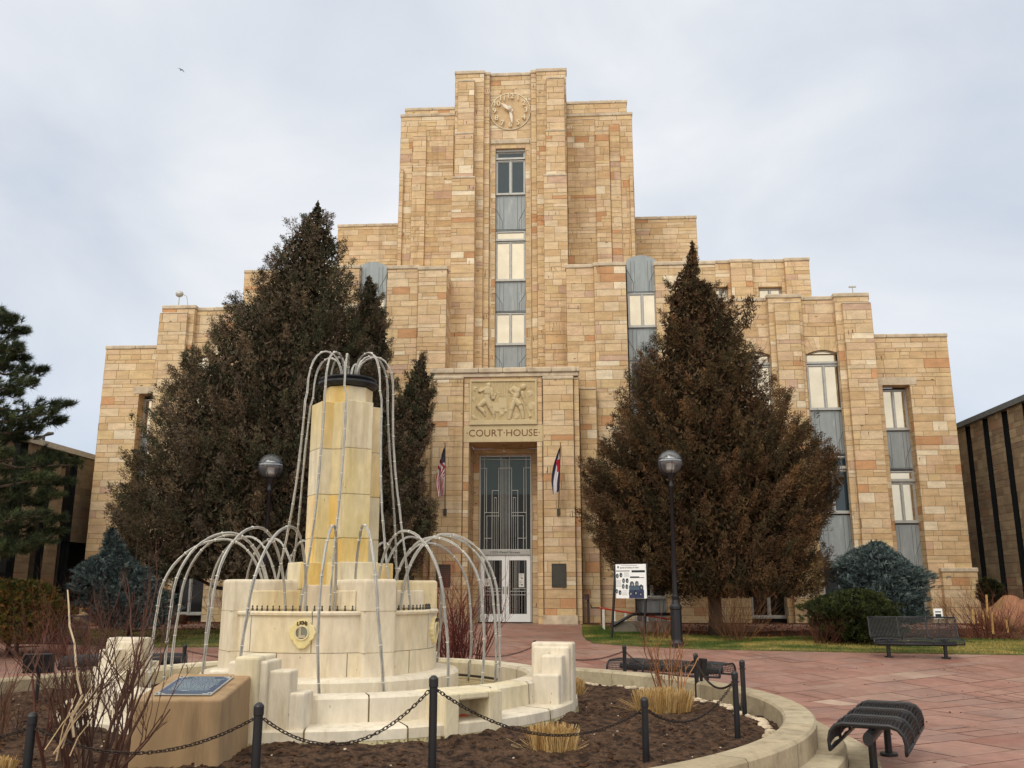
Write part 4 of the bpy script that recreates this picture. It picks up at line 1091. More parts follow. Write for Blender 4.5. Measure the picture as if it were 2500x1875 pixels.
# emblem on the drum front
def emblem(ang):
    Mx = Matrix.Rotation(ang+math.pi/2, 4, 'Z') @ Matrix.Translation((0, -(DR), 1.40)) @ Matrix.Diagonal((1.2, 1, 1.2, 1))
    Mp = Matrix(((1, 0, 0, 0), (0, 0, 1, 0), (0, 1, 0, 0), (0, 0, 0, 1)))
    out = []
    for k in range(48):
        t = 2*math.pi*k/48; r = .118+.005*math.cos(14*t)+.030*max(0, math.cos(2*t))+.05*max(0, -math.sin(t))**4+.024*max(0, math.sin(t))**2
        out.append((r*math.cos(t), r*math.sin(t)))
    m = MB(); m.cur = srgb(224, 206, 140); m.prism(out, -.045, .02, M=Mx @ Mp)
    e = m.build('emblem', M['fount'], fountain, bevel=.008)
    m = MB(); l = MB(); l.lathe([(.066, 0), (.066, .016), (.078, .018), (.084, 0)], 28); l2 = MB(); l2.lathe([(0, 0), (.067, 0)], 28)
    Mr = Mx @ Matrix.Translation((0, -.045, 0)) @ Matrix.Rotation(R(90), 4, 'X')
    m.add(l, Mr, col=srgb(220, 204, 160)); m.build('emblem_ring', M['fount'], e)
    m = MB(); m.add(l2, Mr @ Matrix.Translation((0, 0, .003))); m.build('emblem_disc', mat('grey_green_disc', srgb(122, 126, 108), rough=.7), e)
    m = MB(); t = text_mb('L', .15, .014, bold=.006); m.add(t, Mx @ Matrix.Translation((.0, -.052, .002))); 
    for z in (.047, -.047): m.box(-.045, -.005 if z > 0 else .04, -.06, -.046, z-.006, z+.006, M=Mx)
    m.build('emblem_letter', M['coping'], e)
    m = MB()
    for i, ch in enumerate('LIONS'):
        a = R(26-13*i); t = text_mb(ch, .05, .008, bold=.003)
        m.add(t, Mx @ Matrix.Rotation(-R(0), 4, 'Y') @ Matrix.Translation((-.105*math.sin(a), -.05, .105*math.cos(a)+.0)))
    m.build('emblem_lettering', mat('dark_lettering', srgb(78, 62, 40), rough=.8), e)
emblem(R(-94.5)); emblem(R(-9))
# basin: ring wall between piers, outer ledge
BR = 3.16
def basin(name, prof, nseg, pal, m_, gapang=.003, core=None, skip=None):
    m = MB()
    for k in range(nseg):
        a0, a1 = 2*math.pi*k/nseg+gapang, 2*math.pi*(k+1)/nseg-gapang
        mid = (a0+a1)/2
        if skip and skip(mid): continue
        m.lathe(prof, 3, a0=FA+a0, a1=FA+a1, col=pick(pal, fr_, .03))
    if core: m.lathe(core, 96, col=GR)
    return m.build(name, m_, fountain)
basin('basin_wall', [(2.84, .38), (2.84, .74), (2.87, .785), (3.13, .785), (3.17, .75), (3.18, .40)], 24, FPW, M['fount'], core=[(2.85, .38), (2.86, .76), (3.15, .76), (3.165, .4)])
basin('outer_ledge', [(3.17, .50), (3.53, .485), (3.56, .465), (3.565, .36)], 20, FPW, M['fount'], core=[(3.17, .485), (3.55, .46), (3.555, -.1)])
basin('footing', [(3.572, .358), (3.58, -.1)], 20, [(srgb(198, 188, 150), 3), (srgb(190, 180, 140), 2)], M['fountbase'])
m = MB(); m.lathe([(1.8, .5), (2.86, .5)], 60, col=srgb(176, 160, 124)); m.build('basin_floor', M['fountbase'], fountain)
m = MB(); m.tube([(2.72*math.cos(a*.05), 2.72*math.sin(a*.05), .56) for a in range(10, 64)], .02, 6); m.build('basin_pipe', M['iron'], fountain)
for k in range(4):
    a = R((-94, -12, 78, 170)[k])
    Mx = Matrix.Rotation(a, 4, 'Z') @ Matrix.Translation((3.27, 0, 0))
    s = -1 if k == 1 else 1
    parts = [(-.29, .29, -.14, .14, 1.24, .06), (-.25, .25, .10, .22, 1.19, .05), (-.25, .25, -.22, -.10, 1.19, .05), (-.10, .19, .2, .46, 1.09, .05), (-.10, .19, -.46, -.2, 1.09, .05), (-.19, .17, .42, .62, .86, .05), (-.19, .17, -.62, -.42, .86, .05)]
    m = MB()
    m.box(*parts[0][:4], -.05, parts[0][4], M=Mx, col=pick(FPW, fr_, .03))
    o = m.build('pier', M['fount'], fountain, bevel=.032, bseg=3)
    for q in parts[1:]:
        m = MB(); m.box(*q[:4], .0, q[4], M=Mx, col=pick(FPW, fr_, .03)); m.build('pier_step', M['fount'], o, bevel=.028, bseg=3)
# niche block in the front right wall
a = R(-52)
Mx = Matrix.Rotation(a, 4, 'Z')
m = MB(); c = pick(FPW, fr_); r0, r1 = 2.9, 3.56
m.box(r0, r1, -.40, -.21, -.1, .80, M=Mx, col=c); m.box(r0, r1, .21, .40, -.1, .80, M=Mx, col=c)
m.box(r0, r1, -.21, .21,   .72, .80, M=Mx, col=c); m.box(r0, r1, -.21, .21, -.1, .36, M=Mx, col=c); m.box(r0, r0+.06, -.21, .21, .36, .72, M=Mx, col=c)
o = m.build('niche_block', M['fount'], fountain, bevel=.02)
m = MB(); l = MB(); l.lathe([(0, 0), (.07, 0), (.075, .02), (.075, .16), (.06, .2), (0, .2)], 14); m.add(l, Mx @ Matrix.Translation((3.22, -.06, .42)) @ Matrix.Rotation(R(-80), 4, 'X')); m.build('orange_cap', mat('orange_plastic', srgb(214, 100, 70), rough=.5), o)
m = MB(); m.tube([tuple(Mx @ Vector((3.22, -.12, .38))), tuple(Mx @ Vector((3.22, .12, .38)))], .025, 6); m.build('valve_pipe', M['black'], o)
# tube arcs ------------------------------------------------------------------
def bundle(pts, name='tube_arc', r=.0098, seed=0, ties=9):
    rr = random.Random(seed); n = len(pts); m = MB()
    V = [Vector(p) for p in pts]
    for k, ph in enumerate((0, 2.1, 4.2)):
        q = []
        for i, p in enumerate(V):
            t = (V[min(i+1, n-1)]-V[max(i-1, 0)]).normalized(); a = t.orthogonal().normalized(); b = t.cross(a)
            A = ph+i*.05
            q.append(p+(a*math.cos(A)+b*math.sin(A))*r*1.15+Vector((rr.gauss(0, .002), rr.gauss(0, .002), 0)))
        m.tube(q, r, 6)
    m.mi = 1
    for k in range(1, ties+1):
        i = int(n*k/(ties+1)); p = V[i]; t = (V[min(i+1, n-1)]-V[i-1]).normalized()
        m.tube([p-t*.0045, p+t*.0045], r*2.35, 8); s = t.orthogonal().normalized(); m.tube([p+s*r*2, p+s*r*3.2], .002, 4)
    return m.build(name, [M['steel'], M['tie']], fountain, smooth=True)
ai = 0
for k in range(18):
    ang = R(-103)+2*math.pi*k/18
    rr = random.Random(k); ro = 2.40+rr.uniform(-.05, .05); pk = 2.72+rr.uniform(-.06, .08); ang += rr.uniform(-.05, .05)
    pts = []
    ri = .98; N_ = 40
    for i in range(N_+1):
        t = i/N_
        if t < .42:      # inner leg to the crown
            s = t/.42; th = math.pi-s*math.pi/2
            r_ = 1.62+(1.62-ri)*math.cos(th); z = 1.58+(pk-1.58)*math.sin(th)
        elif t < .72:
            s = (t-.42)/.30; th = math.pi/2-s*math.pi/2
            r_ = 1.62+(ro-1.62)*math.cos(th); z = 1.75+(pk-1.75)*math.sin(th)
        else:
            s = (t-.72)/.28; r_ = ro+.03*math.sin(s*3); z = 1.75-(1.75-.52)*s
        aa = ang+.04*math.sin(t*5+k)
        pts.append((r_*math.cos(aa), r_*math.sin(aa), z))
    bundle(pts, seed=k, ties=10)
for k in range(9):
    ang = R(-118)+2*math.pi*k/9+random.Random(k).uniform(-.15, .15)
    rr = random.Random(100+k); ro = .76+rr.uniform(-.05, .05); pk = 5.55+rr.uniform(-.14, .06)
    ri = .12; rm = .42; pts = []
    for i in range(13):
        th = math.pi-math.pi*i/12
        rad = (ro-.10-ri)/2; r_ = ri+rad+rad*math.cos(th)+.0; z = 5.13+(pk-5.13)*math.sin(th)**.8 if i < 7 else 4.9+(pk-4.9)*max(0, math.sin(th))**.8
        pts.append((r_*math.cos(ang), r_*math.sin(ang), z))
    for i in range(1, 26):
        s = i/25; r_ = ro-.10+.34*s**1.3+.02*math.sin(s*6+k); aa = ang+.05*math.sin(s*4+k)
        pts.append((r_*math.cos(aa), r_*math.sin(aa), 4.9-(4.9-1.62)*s))
    bundle(pts, name='column_tube', seed=50+k, r=.0088, ties=14)

for c_ in kids(fountain):
    if c_.name.split('.')[0] in ('column', 'column_base', 'column_cap', 'black_cap_ring', 'column_tube', 'corner_block'): c_.location.x = .07
# ================================================================== plaque pedestal
pf, pb_ = 9.35, 10.3
def X_at(px, py, Y): return atY(px, py, Y).x
xa, xb = X_at(330, 1701, pf), X_at(547, 1714, pf)
pc = Vector(((xa+xb)/2, (pf+pb_)/2, .0)); zf0, zb0 = atY(440, 1708, pf).z, atY(500, 1644, pb_).z
pw, pd = (xb-xa)/2, (pb_-pf)/2
ped = thing('plaque_pedestal', 'square tan concrete pedestal with a sloping top carrying a blue engraved plate', 'pedestal', (pc.x, pc.y, 0), R(-2))
m = MB(); f_ = .02
P = [(-pw-f_, -pd-f_, -.1), (pw+f_, -pd-f_, -.1), (pw+f_, pd+f_, -.1), (-pw-f_, pd+f_, -.1), (-pw, -pd, zf0), (pw, -pd, zf0), (pw, pd, zb0), (-pw, pd, zb0)]
m.v += P
for q in ((3, 2, 1, 0), (4, 5, 6, 7), (0, 1, 5, 4), (1, 2, 6, 5), (2, 3, 7, 6), (3, 0, 4, 7)): m.face(q)
m.build('block', M['conc'], ped, bevel=.025, bseg=3)
sl_ = math.atan2(zb0-zf0, 2*pd)
MP = Matrix.Translation((.0, -.04, (zf0+zb0)/2)) @ Matrix.Rotation(sl_, 4, 'X')
qw, qh = pw*.66, pd*.70
m = MB(); m.box(-qw, qw, -qh, qh, .0, .012, M=MP); pl = m.build('plate', mat('pale_metal_plate', srgb(168, 168, 166), rough=.4, metal=.4, n=(8, .1)), ped, bevel=.003)
out = []
for sx, sy_ in ((-1, -1), (1, -1), (1, 1), (-1, 1)):
    c_ = [(sx*(qw-.10), sy_*(qh-.02)), (sx*(qw-.10), sy_*(qh-.05)), (sx*(qw-.06), sy_*(qh-.05)), (sx*(qw-.06), sy_*(qh-.09)), (sx*(qw-.02), sy_*(qh-.09))]
    out += c_ if sx*sy_ < 0 else c_[::-1]
m = MB(); m.prism(out[::-1], .012, .015, M=MP); m.build('engraved_field', mat('blue_slate_enamel', srgb(52, 66, 92), rough=.32, n=(7, .25), mix=(srgb(70, 96, 104), 5, .5, .7)), pl)
m = MB(); rr = random.Random(2)
for i in range(15):
    y = qh*(.82-.1*i); 
    if y < -qh*.62: break
    w = qw*(.42 if i < 2 else .8*rr.uniform(.85, 1)); x = -w
    while x < w:
        L_ = rr.uniform(.012, .045); m.box(x, min(x+L_, w), y-.006, y+.005, .0152, .0165, M=MP); x += L_+.008
m.ell(tuple(MP @ Vector((-.02, -qh*.66, .015))), (.05, .03, .003), 14, 4); m.build('engraved_lines', mat('pale_engraving', srgb(150, 162, 168), rough=.5), pl)
m = MB()
for sx in (-1, 1):
    for s2 in (-1, 1): m.ell(tuple(MP @ Vector((sx*(qw-.025), s2*(qh-.02), .013))), (.009, .009, .006), 8, 4)
m.build('bolt', M['black'], pl)
# ================================================================== bollards and chains
def floor_z(x, y):
    if (Vector((x, y, 0))-RC).length < 6.4: return soil_z(x, y)
    return gz(y)
BOL = [  # px, py of the cap top, Y distance, label
 (81, 1738, 7.9, 'short black bollard at the bottom left corner beside the bare shrub'),
 (633, 1714, 7.55, 'black bollard standing just right of the concrete plaque pedestal'),
 (1059, 1648, 8.2, 'nearest tall black bollard in front of the fountain basin'),
 (1573, 1701, 9.75, 'black bollard in open soil at the lower right, between two sagging chains'),
 (1793, 1637, 11.4, 'black bollard near the right bend of the curb, nearer of a close pair'),
 (1811, 1610, 13.65, 'black bollard at the right bend of the curb, farther one of a close pair'),
 (1698, 1594, 15.8, 'black bollard beside the dark floodlight box in front of the far bench'),
 (1524, 1574, 17.8, 'black bollard before the left end of the far backless bench'),
 (1306, 1563, 19.0, 'rusty bollard whose cap just shows over the right fountain pier'),
 (1090, 1556, 19.4, 'black bollard half hidden by the red-stemmed shrub behind the basin'),
 (872, 1560, 19.5, 'black bollard hidden behind the fountain drum'),
 (452, 1572, 18.4, 'black bollard behind the left tube arcs beside the dark bench')]
bt = None; tops = []
for i, (px, py, Y, lab) in enumerate(BOL):
    p = atY(px, py, Y); zb = floor_z(p.x, p.y)-.05; H = p.z-zb
    t = thing('bollard', lab, 'bollard', (p.x, p.y, zb), 0, 'chained bollards around the fountain bed')
    m = MB(); m.lathe([(0, H-.0), (.018, H-.004), (.036, H-.022), (.041, H-.032), (.041, H-.095), (.036, H-.1), (.0355, H-.12), (.0355, 0)], 18)
    m.build('post', M['black'], t, smooth=False)
    m = MB(); m.tube([(-.05, 0, H-.13), (.05, 0, H-.13)], .008, 6); m.build('chain_eye', M['iron'], t)
    tops.append(Vector((p.x, p.y, zb+H-.13)))
def chain(a, b, sag, label, seed):
    a, b = Vector(a), Vector(b); d = b-a; L_ = math.hypot(d.x, d.y)
    u = Vector((d.x, d.y, 0)).normalized()
    a = a+u*.045; b = b-u*.045
    pts = [a.lerp(b, k/200)-Vector((0, 0, 4*sag*(k/200)*(1-k/200))) for k in range(201)]
    S = [0]
    for p, q in zip(pts[:-1], pts[1:]): S.append(S[-1]+(q-p).length)
    pitch = .037; n = int(S[-1]/pitch)
    mid = (a+b)/2; org = Vector((mid.x, mid.y, min(p.z for p in pts)))
    m = MB(); rr = random.Random(seed)
    far = mid.length > 12; sg = 4 if far else 5; ns = 8 if far else 12
    for k in range(n):
        s = (k+.5)*S[-1]/n; j = max(0, min(199, next((i for i in range(201) if S[i] >= s), 200)-1)); t = (s-S[j])/max(1e-9, S[j+1]-S[j])
        c = pts[j].lerp(pts[j+1], t)-org; T = (pts[j+1]-pts[j]).normalized()
        B = T.cross(Vector((0, 0, 1))).normalized(); Nn = B.cross(T)
        ang = (math.pi/4 if k % 2 else -math.pi/4)+rr.uniform(-.2, .2)
        w = B*math.cos(ang)+Nn*math.sin(ang)
        lp = [c+T*(.0165*math.cos(q)+.009*(1 if math.cos(q) > 0 else -1))+w*.0135*math.sin(q) for q in [2*math.pi*i/ns+.01 for i in range(ns+1)]]
        m.tube(lp, .0046, sg, cap=False)
    o = m.build('chain', M['iron'], smooth=True); o.location = org
    tag(o, label, 'chain', 'sagging chains between the bollards')
CH = [(1, 2, .30, 'rusty chain sagging from the bollard by the pedestal to the nearest tall bollard'), (2, 3, .30, 'longest rusty chain dipping right of the nearest bollard across the basin front'),
      (3, 4, .26, 'dark chain dipping over the soil from the lower right bollard to the curb pair'), (4, 5, .42, 'slack chain hanging between the two close bollards at the right bend'),
      (4, 6, .22, 'dark chain running from the floodlight bollard to the nearer bollard of the close pair'), (6, 7, .25, 'rusty chain in front of the far backless bench behind the golden shrub'),
      (7, 8, .20, 'rusty chain on the pink paving right of the right fountain pier'), (8, 9, .22, 'rusty chain sagging left from the right fountain pier past the red-stemmed shrub'),
      (9, 10, .2, 'rusty chain behind the fountain drum'), (10, 11, .24, 'thin chain over the left lawn edge between the tube arcs'), (0, 1, .22, 'dark chain behind the concrete pedestal at the lower left')]
for i, (a, b, s, l) in enumerate(CH): chain(tops[a], tops[b], s, l, i)
chain(tops[0], tops[0]+Vector((-2.4, 1.2, -.02)), .2, 'dark chain leaving the frame at the bottom left edge', 77)
# ================================================================== benches
def bench_parts(t, L_, prof, back=False):
    n = len(prof)
    # densify profile
    P = [prof[0]]
    for a, b in zip(prof[:-1], prof[1:]):
        k = max(1, int(math.hypot(b[0]-a[0], b[1]-a[1])/.028))
        P += [(a[0]+(b[0]-a[0])*i/k, a[1]+(b[1]-a[1])*i/k) for i in range(1, k+1)]
    m = MB(); secs = 3; g = L_/secs
    for s in range(secs):
        x0 = -L_/2+g*s+.03; x1 = x0+g-.06
        bulge = lambda x: .022*math.sin(math.pi*(x-x0)/(x1-x0))
        for (y, z) in P:
            pts = [(x0+(x1-x0)*i/4, y, z+bulge(x0+(x1-x0)*i/4)) for i in range(5)]
            m.tube(pts, .0058, 3, cap=False)
        k = int((x1-x0)/.031)
        for i in range(k+1):
            x = x0+(x1-x0)*i/k; m.tube([(x, y, z+bulge(x)) for y, z in P[::2]], .0060, 3, cap=False)
    m.build('seat_mesh', M['black'], t)
    for s in range(secs+1):
        x = -L_/2+g*s; m = MB(); m.tube([(x, y, z+.004) for y, z in P], .019, 7); m.build('frame_rib', M['black'], t, smooth=True)
    for e in (P[0], P[-1]):
        m = MB(); m.tube([(-L_/2, e[0], e[1]), (L_/2, e[0], e[1])], .019, 7); m.build('edge_rail', M['black'], t, smooth=True)
    m = MB(); m.tube([(-L_/2+.1, 0, .33), (L_/2-.1, 0, .33)], .057, 14); m.build('beam', M['black'], t, bevel=.004)
    for s in (-1, 1):
        x = s*L_*.32
        m = MB(); m.tube([(x, .0, .02), (x, .0, .30)], .045, 12); p = m.build('pedestal', M['black'], t)
        m = MB(); m.lathe([(0, .028), (.1, .028), (.11, .02), (.11, 0)], 20, c=(x, 0, 0)); m.build('foot_plate', M['black'], p)
        m = MB(); m.box(x-.03, x+.03, -.2, .2, .385, .43); m.build('seat_bracket', M['black'], t, bevel=.006)
FLATP = [(-.40, .24), (-.405, .31), (-.385, .38), (-.33, .43), (-.25, .45), (.25, .45), (.33, .43), (.385, .38), (.405, .31), (.40, .24)]
BACKP = [(-.33, .33), (-.325, .39), (-.29, .43), (-.22, .445), (.0, .435), (.12, .43), (.19, .47), (.24, .60), (.29, .78), (.32, .90), (.36, .93)]
def bench_from(pl, pr, zz, prof, label, group=None, L_=None, hgt=.45):
    """two seat-end pixels at seat height"""
    a = None
    pts = []
    for px, py in (pl, pr):
        lo, hi = 3.0, 60.0
        for _ in range(50):
            mm = (lo+hi)/2; p = atY(px, py, mm)
            if p.z > floor_z(p.x, p.y)*(0 if mm < 9 else 1)*0+gz(mm)+hgt: lo = mm
            else: hi = mm
        pts.append(atY(px, py, lo))
    a, b = pts; c = (a+b)/2; d = b-a
    t = thing('park_bench', label, 'bench', (c.x, c.y, gz(c.y)), math.atan2(d.y, d.x), group)
    bench_parts(t, L_ or math.hypot(d.x, d.y), prof)
    return t
G_ = 'black metal mesh benches'
q = bench_from((2108, 1776), (2172, 1713), 0, FLATP, 'nearest black backless mesh bench on the red paving at the lower right', G_, L_=2.2, hgt=.56); q.scale = (1, .94, 1.244)
bench_from((1504, 1604), (1776, 1628), 0, FLATP, 'black backless mesh bench behind the golden-stemmed shrub and the curb', G_)
bench_from((150, 1608), (455, 1594), 0, FLATP, 'black backless mesh bench behind the left tube arcs and the left fountain pier', G_)
q = bench_from((2128, 1556), (2345, 1561), 0, BACKP, 'black mesh bench with a tall backrest on the right lawn before the dark green shrub', G_)
bench_from((55, 1554), (150, 1556), 0, BACKP, 'distant black bench with a backrest on the left lawn behind the bare shrub', G_, L_=2.0)
# ================================================================== lamps
def lamp(px, pyc, foot, label):
    b = gp(*foot); gpt = atY(px, pyc, b.y)
    b = Vector((gpt.x, b.y, gz(b.y)))
    t = thing('street_lamp', label, 'lamp', b, 0, 'black globe lamps on the lawn')
    H = gpt.z-b.z; rg = 30/F_PX*math.hypot(b.y, gpt.z)*1.0
    m = MB(); m.lathe([(.0, -.05), (.19, -.05), (.19, .12), (.16, .16), (.15, .2), (.145, .95), (.165, .98), (.165, 1.04), (.11, 1.1), (.09, 1.2), (.1, 1.26), (.105, 1.3), (.07, 1.33)], 12); m.build('base', M['black'], t)
    m = MB(); m.lathe([(.066, 1.3), (.055, H-rg-.35), (.07, H-rg-.34), (.07, H-rg-.28), (.05, H-rg-.22), (.05, H-rg-.14), (.1, H-rg-.06), (.14, H-rg*.92), (.15, H-rg*.86)], 14); m.build('pole', M['black'], t, smooth=True)
    m = MB(); m.ell((0, 0, H), rg, 28, 18); g_ = m.build('globe', M['globe'], t, smooth=True)
    m = MB()
    for dz in (-.0, .07): m.lathe([(rg*1.04, H+dz-.009), (rg*1.04+.009, H+dz-.009), (rg*1.04+.009, H+dz+.009), (rg*1.04, H+dz+.009), (rg*1.04, H+dz-.009)], 32)
    for k in range(6):
        a = k*math.pi/3+.5; m.tube([(rg*1.04*math.cos(e)*math.cos(a), rg*1.04*math.cos(e)*math.sin(a), H+rg*1.04*math.sin(e)) for e in [R(-80+9*i) for i in range(10)]], .008, 5)
    m.build('cage', M['black'], t)
    m = MB(); m.lathe([(.0, H-rg*.85), (.11, H-rg*.85), (.11, H-.02), (0, H)], 14); m.build('lamp_tube', M['tie'], t, smooth=False)
    m = MB(); m.lathe([(.0, H+.16), (.16, H+.12), (rg*.90, H+.06), (rg*.95, H-.02), (.12, H-.0)], 28); m.build('reflector', mat('bright_reflector', (.85, .86, .88), rough=.35, metal=0, n=None), t, smooth=True)
lamp(661, 1139, (661, 1576), 'black globe lamp before the left juniper, left of the fountain column')
lamp(1636, 1129, (1649, 1581), 'black globe lamp before the right juniper on the right lawn')
# wall lantern far right
u, z = Fx(2375, 1325, XR-.4)
t = thing('wall_lantern', 'dark lantern on a curved bracket against the right brown wall', 'lamp', FW(XR-1.2, u, 0), -YAW)
m = MB(); m.tube([(0, 0, 0), (0, 0, z), (.1, 0, z+.25)], .07, 8); m.build('post', M['black'], t)
m = MB(); m.tube([(.1, 0, z+.1), (.6, 0, z+.15), (.8, 0, z+.35)], .03, 5); m.tube([(.1, 0, z+.3), (.8, 0, z+.35)], .025, 5); m.tube([(.45, 0, z+.12), (.45, 0, z+.35)], .02, 5); m.build('bracket', M['black'], t)
m = MB(); m.ell((.05, -.05, z+.35), .13, 10, 8); m.build('bulb', M['tie'], t)
# ================================================================== information board
a = gp(1494, 1559); b = gp(1566, 1568); Yb = (a.y+b.y)/2
tl, tr = atY(1500, 1377, a.y), atY(1583, 1378, b.y); bl, br = atY(1499, 1459, a.y), atY(1575, 1463, b.y)
c = Vector(((a.x+b.x)/2, (a.y+b.y)/2, 0)); ang = math.atan2(b.y-a.y, b.x-a.x)*.6
sign = thing('information_board', 'white poster of round photos on two black posts on the right lawn', 'sign', (c.x, c.y, gz(c.y)), ang)
ztop = (tl.z+tr.z)/2-gz(c.y); zbot = (bl.z+br.z)/2-gz(c.y); w = (tr.x-tl.x)/2+.03
sh = (tl.x+tr.x)/2-c.x
m = MB(); m.box(-w+sh, w+sh, -.02, .02, zbot, ztop); m.build('panel', M['white'], sign, bevel=.004)
for s in (-1, 1):
    m = MB(); m.box(s*w-.05+(.05 if s > 0 else 0), s*w+.0+(.05 if s > 0 else 0), .0, .06, -.1, ztop+.02); m.v = [(x+sh*min(1, max(0, z/ztop)), y+.03, z) for x, y, z in m.v]; m.build('post', M['black'], sign)
m = MB(); W2 = w
def sx(x): return sh+(x-255)/(1500-255)*2*W2-W2
def sz(y): return ztop+(y-115)/(1530-115)*(zbot-ztop)
def pr(x0, x1, y0, y1, c, o=.023): m.box(sx(x0), sx(x1), -o, -.021, sz(y1), sz(y0), col=c)
K = srgb(22, 30, 38); GY = srgb(96, 104, 110)
pr(270, 840, 380, 412, K); pr(920, 1460, 370, 460, K); pr(850, 1225, 625, 690, srgb(34, 52, 56)); pr(790, 1400, 1180, 1520, srgb(44, 52, 92)); pr(800, 1380, 1000, 1180, srgb(70, 92, 110))
for y in (470, 510, 550, 585, 630): pr(600, 800, y, y+8, GY)
for y in (780, 820, 870, 905, 950, 1000, 1035): pr(245, 480, y, y+8, GY)
for y in (1210, 1265, 1310, 1350, 1385): pr(510, 720, y, y+8, GY)
pr(500, 1150, 170, 184, GY); pr(1180, 1420, 660, 690, GY); pr(340, 390, 190, 280, K)
dk = [K, srgb(40, 50, 60), srgb(70, 80, 88)]
for (x, y, rx, rz_) in ((325, 600, 58, 100), (475, 565, 60, 100), (580, 800, 58, 105), (725, 800, 58, 100), (560, 1035, 58, 105), (705, 1050, 58, 105), (285, 1235, 58, 92), (420, 1290, 58, 100), (920, 950, 90, 130), (1120, 930, 75, 120), (1290, 1080, 75, 125), (850, 1330, 75, 110), (1060, 1300, 75, 120), (1250, 1350, 60, 90)):
    m.ell((sx(x), -.024, sz(y)), (rx/1245*2*W2, .003, rz_/1415*(ztop-zbot)), 14, 6, col=random.Random(x).choice(dk))
    m.ell((sx(x)+.01, -.027, sz(y)-.01), (rx*.45/1245*2*W2, .003, rz_*.4/1415*(ztop-zbot)), 10, 4, col=srgb(150, 156, 160))
m.build('printed_pictures', M['attrflat'], sign)
t_ = text_mb('Systems & Resiliency in Action', .1, .003, col=K); xs = [p[0] for p in t_.v]; k_ = (sx(1215)-sx(440))/(max(xs)-min(xs))
t_.v = [(x*k_+sx(828), y-.0235, z*1.3*k_+sz(260)) for x, y, z in t_.v]; t_.build('printed_title', M['attrflat'], sign)
t_ = text_mb('Business District Road Race', .1, .003, col=srgb(230, 232, 232)); xs = [p[0] for p in t_.v]; k_ = (sx(1410)-sx(940))/(max(xs)-min(xs))
# ================================================================== small things near the entrance
b = gp(1437, 1527); tz = atY(1434, 1452, b.y).z-b.z
t = thing('post_box', 'slim brown post with a small square box on top at the lawn corner', 'post', b)
m = MB(); m.box(-.04, .04, -.04, .04, -.05, tz); m.build('post', mat('brown_post', srgb(58, 40, 36), rough=.6), t, bevel=.006)
m = MB(); m.box(-.13, .02, -.09, .05, tz-.16, tz+.02); m.build('box', mat('brown_box', srgb(66, 42, 38), rough=.5), t, bevel=.008)
# red rail with white posts (stair handrail)
ra, rb2 = (1462, 1484), (1640, 1513)
t0 = gp(1500, 1533); Y0 = 28.2
p0, p1 = atY(*ra, Y0), atY(*rb2, Y0)
t = thing('handrail', 'orange-red top rail on slim white posts behind the information board', 'handrail', (p0.x, Y0, gz(Y0)))
redm = mat('orange_red_rail', srgb(186, 66, 42), rough=.5)
m = MB(); m.tube([(0, 0, p0.z-gz(Y0)), (p1.x-p0.x, 0, p1.z-gz(Y0))], .03, 6); m.tube([(0, .35, p0.z-gz(Y0)), (p1.x-p0.x, .35, p1.z-gz(Y0))], .03, 6); m.build('top_rail', redm, t)
for k in range(7):
    s = .07+.15*k
    for yy in (0, .35):
        m = MB(); x = (p1.x-p0.x)*s; m.tube([(x, yy, -.05), (x, yy, (p0.z+(p1.z-p0.z)*s)-gz(Y0))], .024, 6); m.build('post', M['tie'], t)
m = MB(); e = p0.z-gz(Y0); m.tube([(-.25, 0, e+.1), (-.22, 0, e), (0, 0, e)], .02, 5); m.build('hook', M['black'], t)
# concrete stair wall with dark cap rail
u = gp(1520, 1538)
t = thing('stair_wall', 'low grey concrete wall with a dark sloped rail behind the information board', 'wall', (atY(1500, 1530, 27.6).x, 27.6, gz(27.6)))
m = MB(); m.box(0, 1.7, 0, .25, -.1, .34); m.build('wall', mat('grey_concrete', srgb(118, 110, 98), rough=.9, bump=(30, .005)), t, bevel=.01)
m = MB(); m.tube([(-.05, -.06, .22), (.55, -.06, .55), (1.7, -.06, .55)], .045, 4); m.build('rail', M['black'], t)
# spotlights on posts in the bed
def spot(pl, pr, pt, pbm, Y, label):
    a, b = atY(pl, pt, Y), atY(pr, pbm, Y); cx_ = (a.x+b.x)/2; z0 = floor_z(cx_, Y)
    t = thing('garden_floodlight', label, 'floodlight', (cx_, Y, z0-.03), R(12), 'floodlights on short posts in the bed')
    w = (b.x-a.x)/2; m = MB(); m.box(-w, w, -.07, .07, b.z-z0, a.z-z0); m.v = [(x, y-(z-(b.z-z0))*.25, z) for x, y, z in m.v]; m.build('housing', M['black'], t, bevel=.012)
    m = MB(); m.tube([(0, .03, 0), (0, .03, b.z-z0+.05)], .028, 8); m.build('stem', M['black'], t)
spot(66, 128, 1590, 1638, 14.6, 'square black floodlight on a stem behind the bare shrub at the left')
spot(1704, 1721, 1602, 1648, 15.9, 'narrow black floodlight box beside a bollard before the far bench')
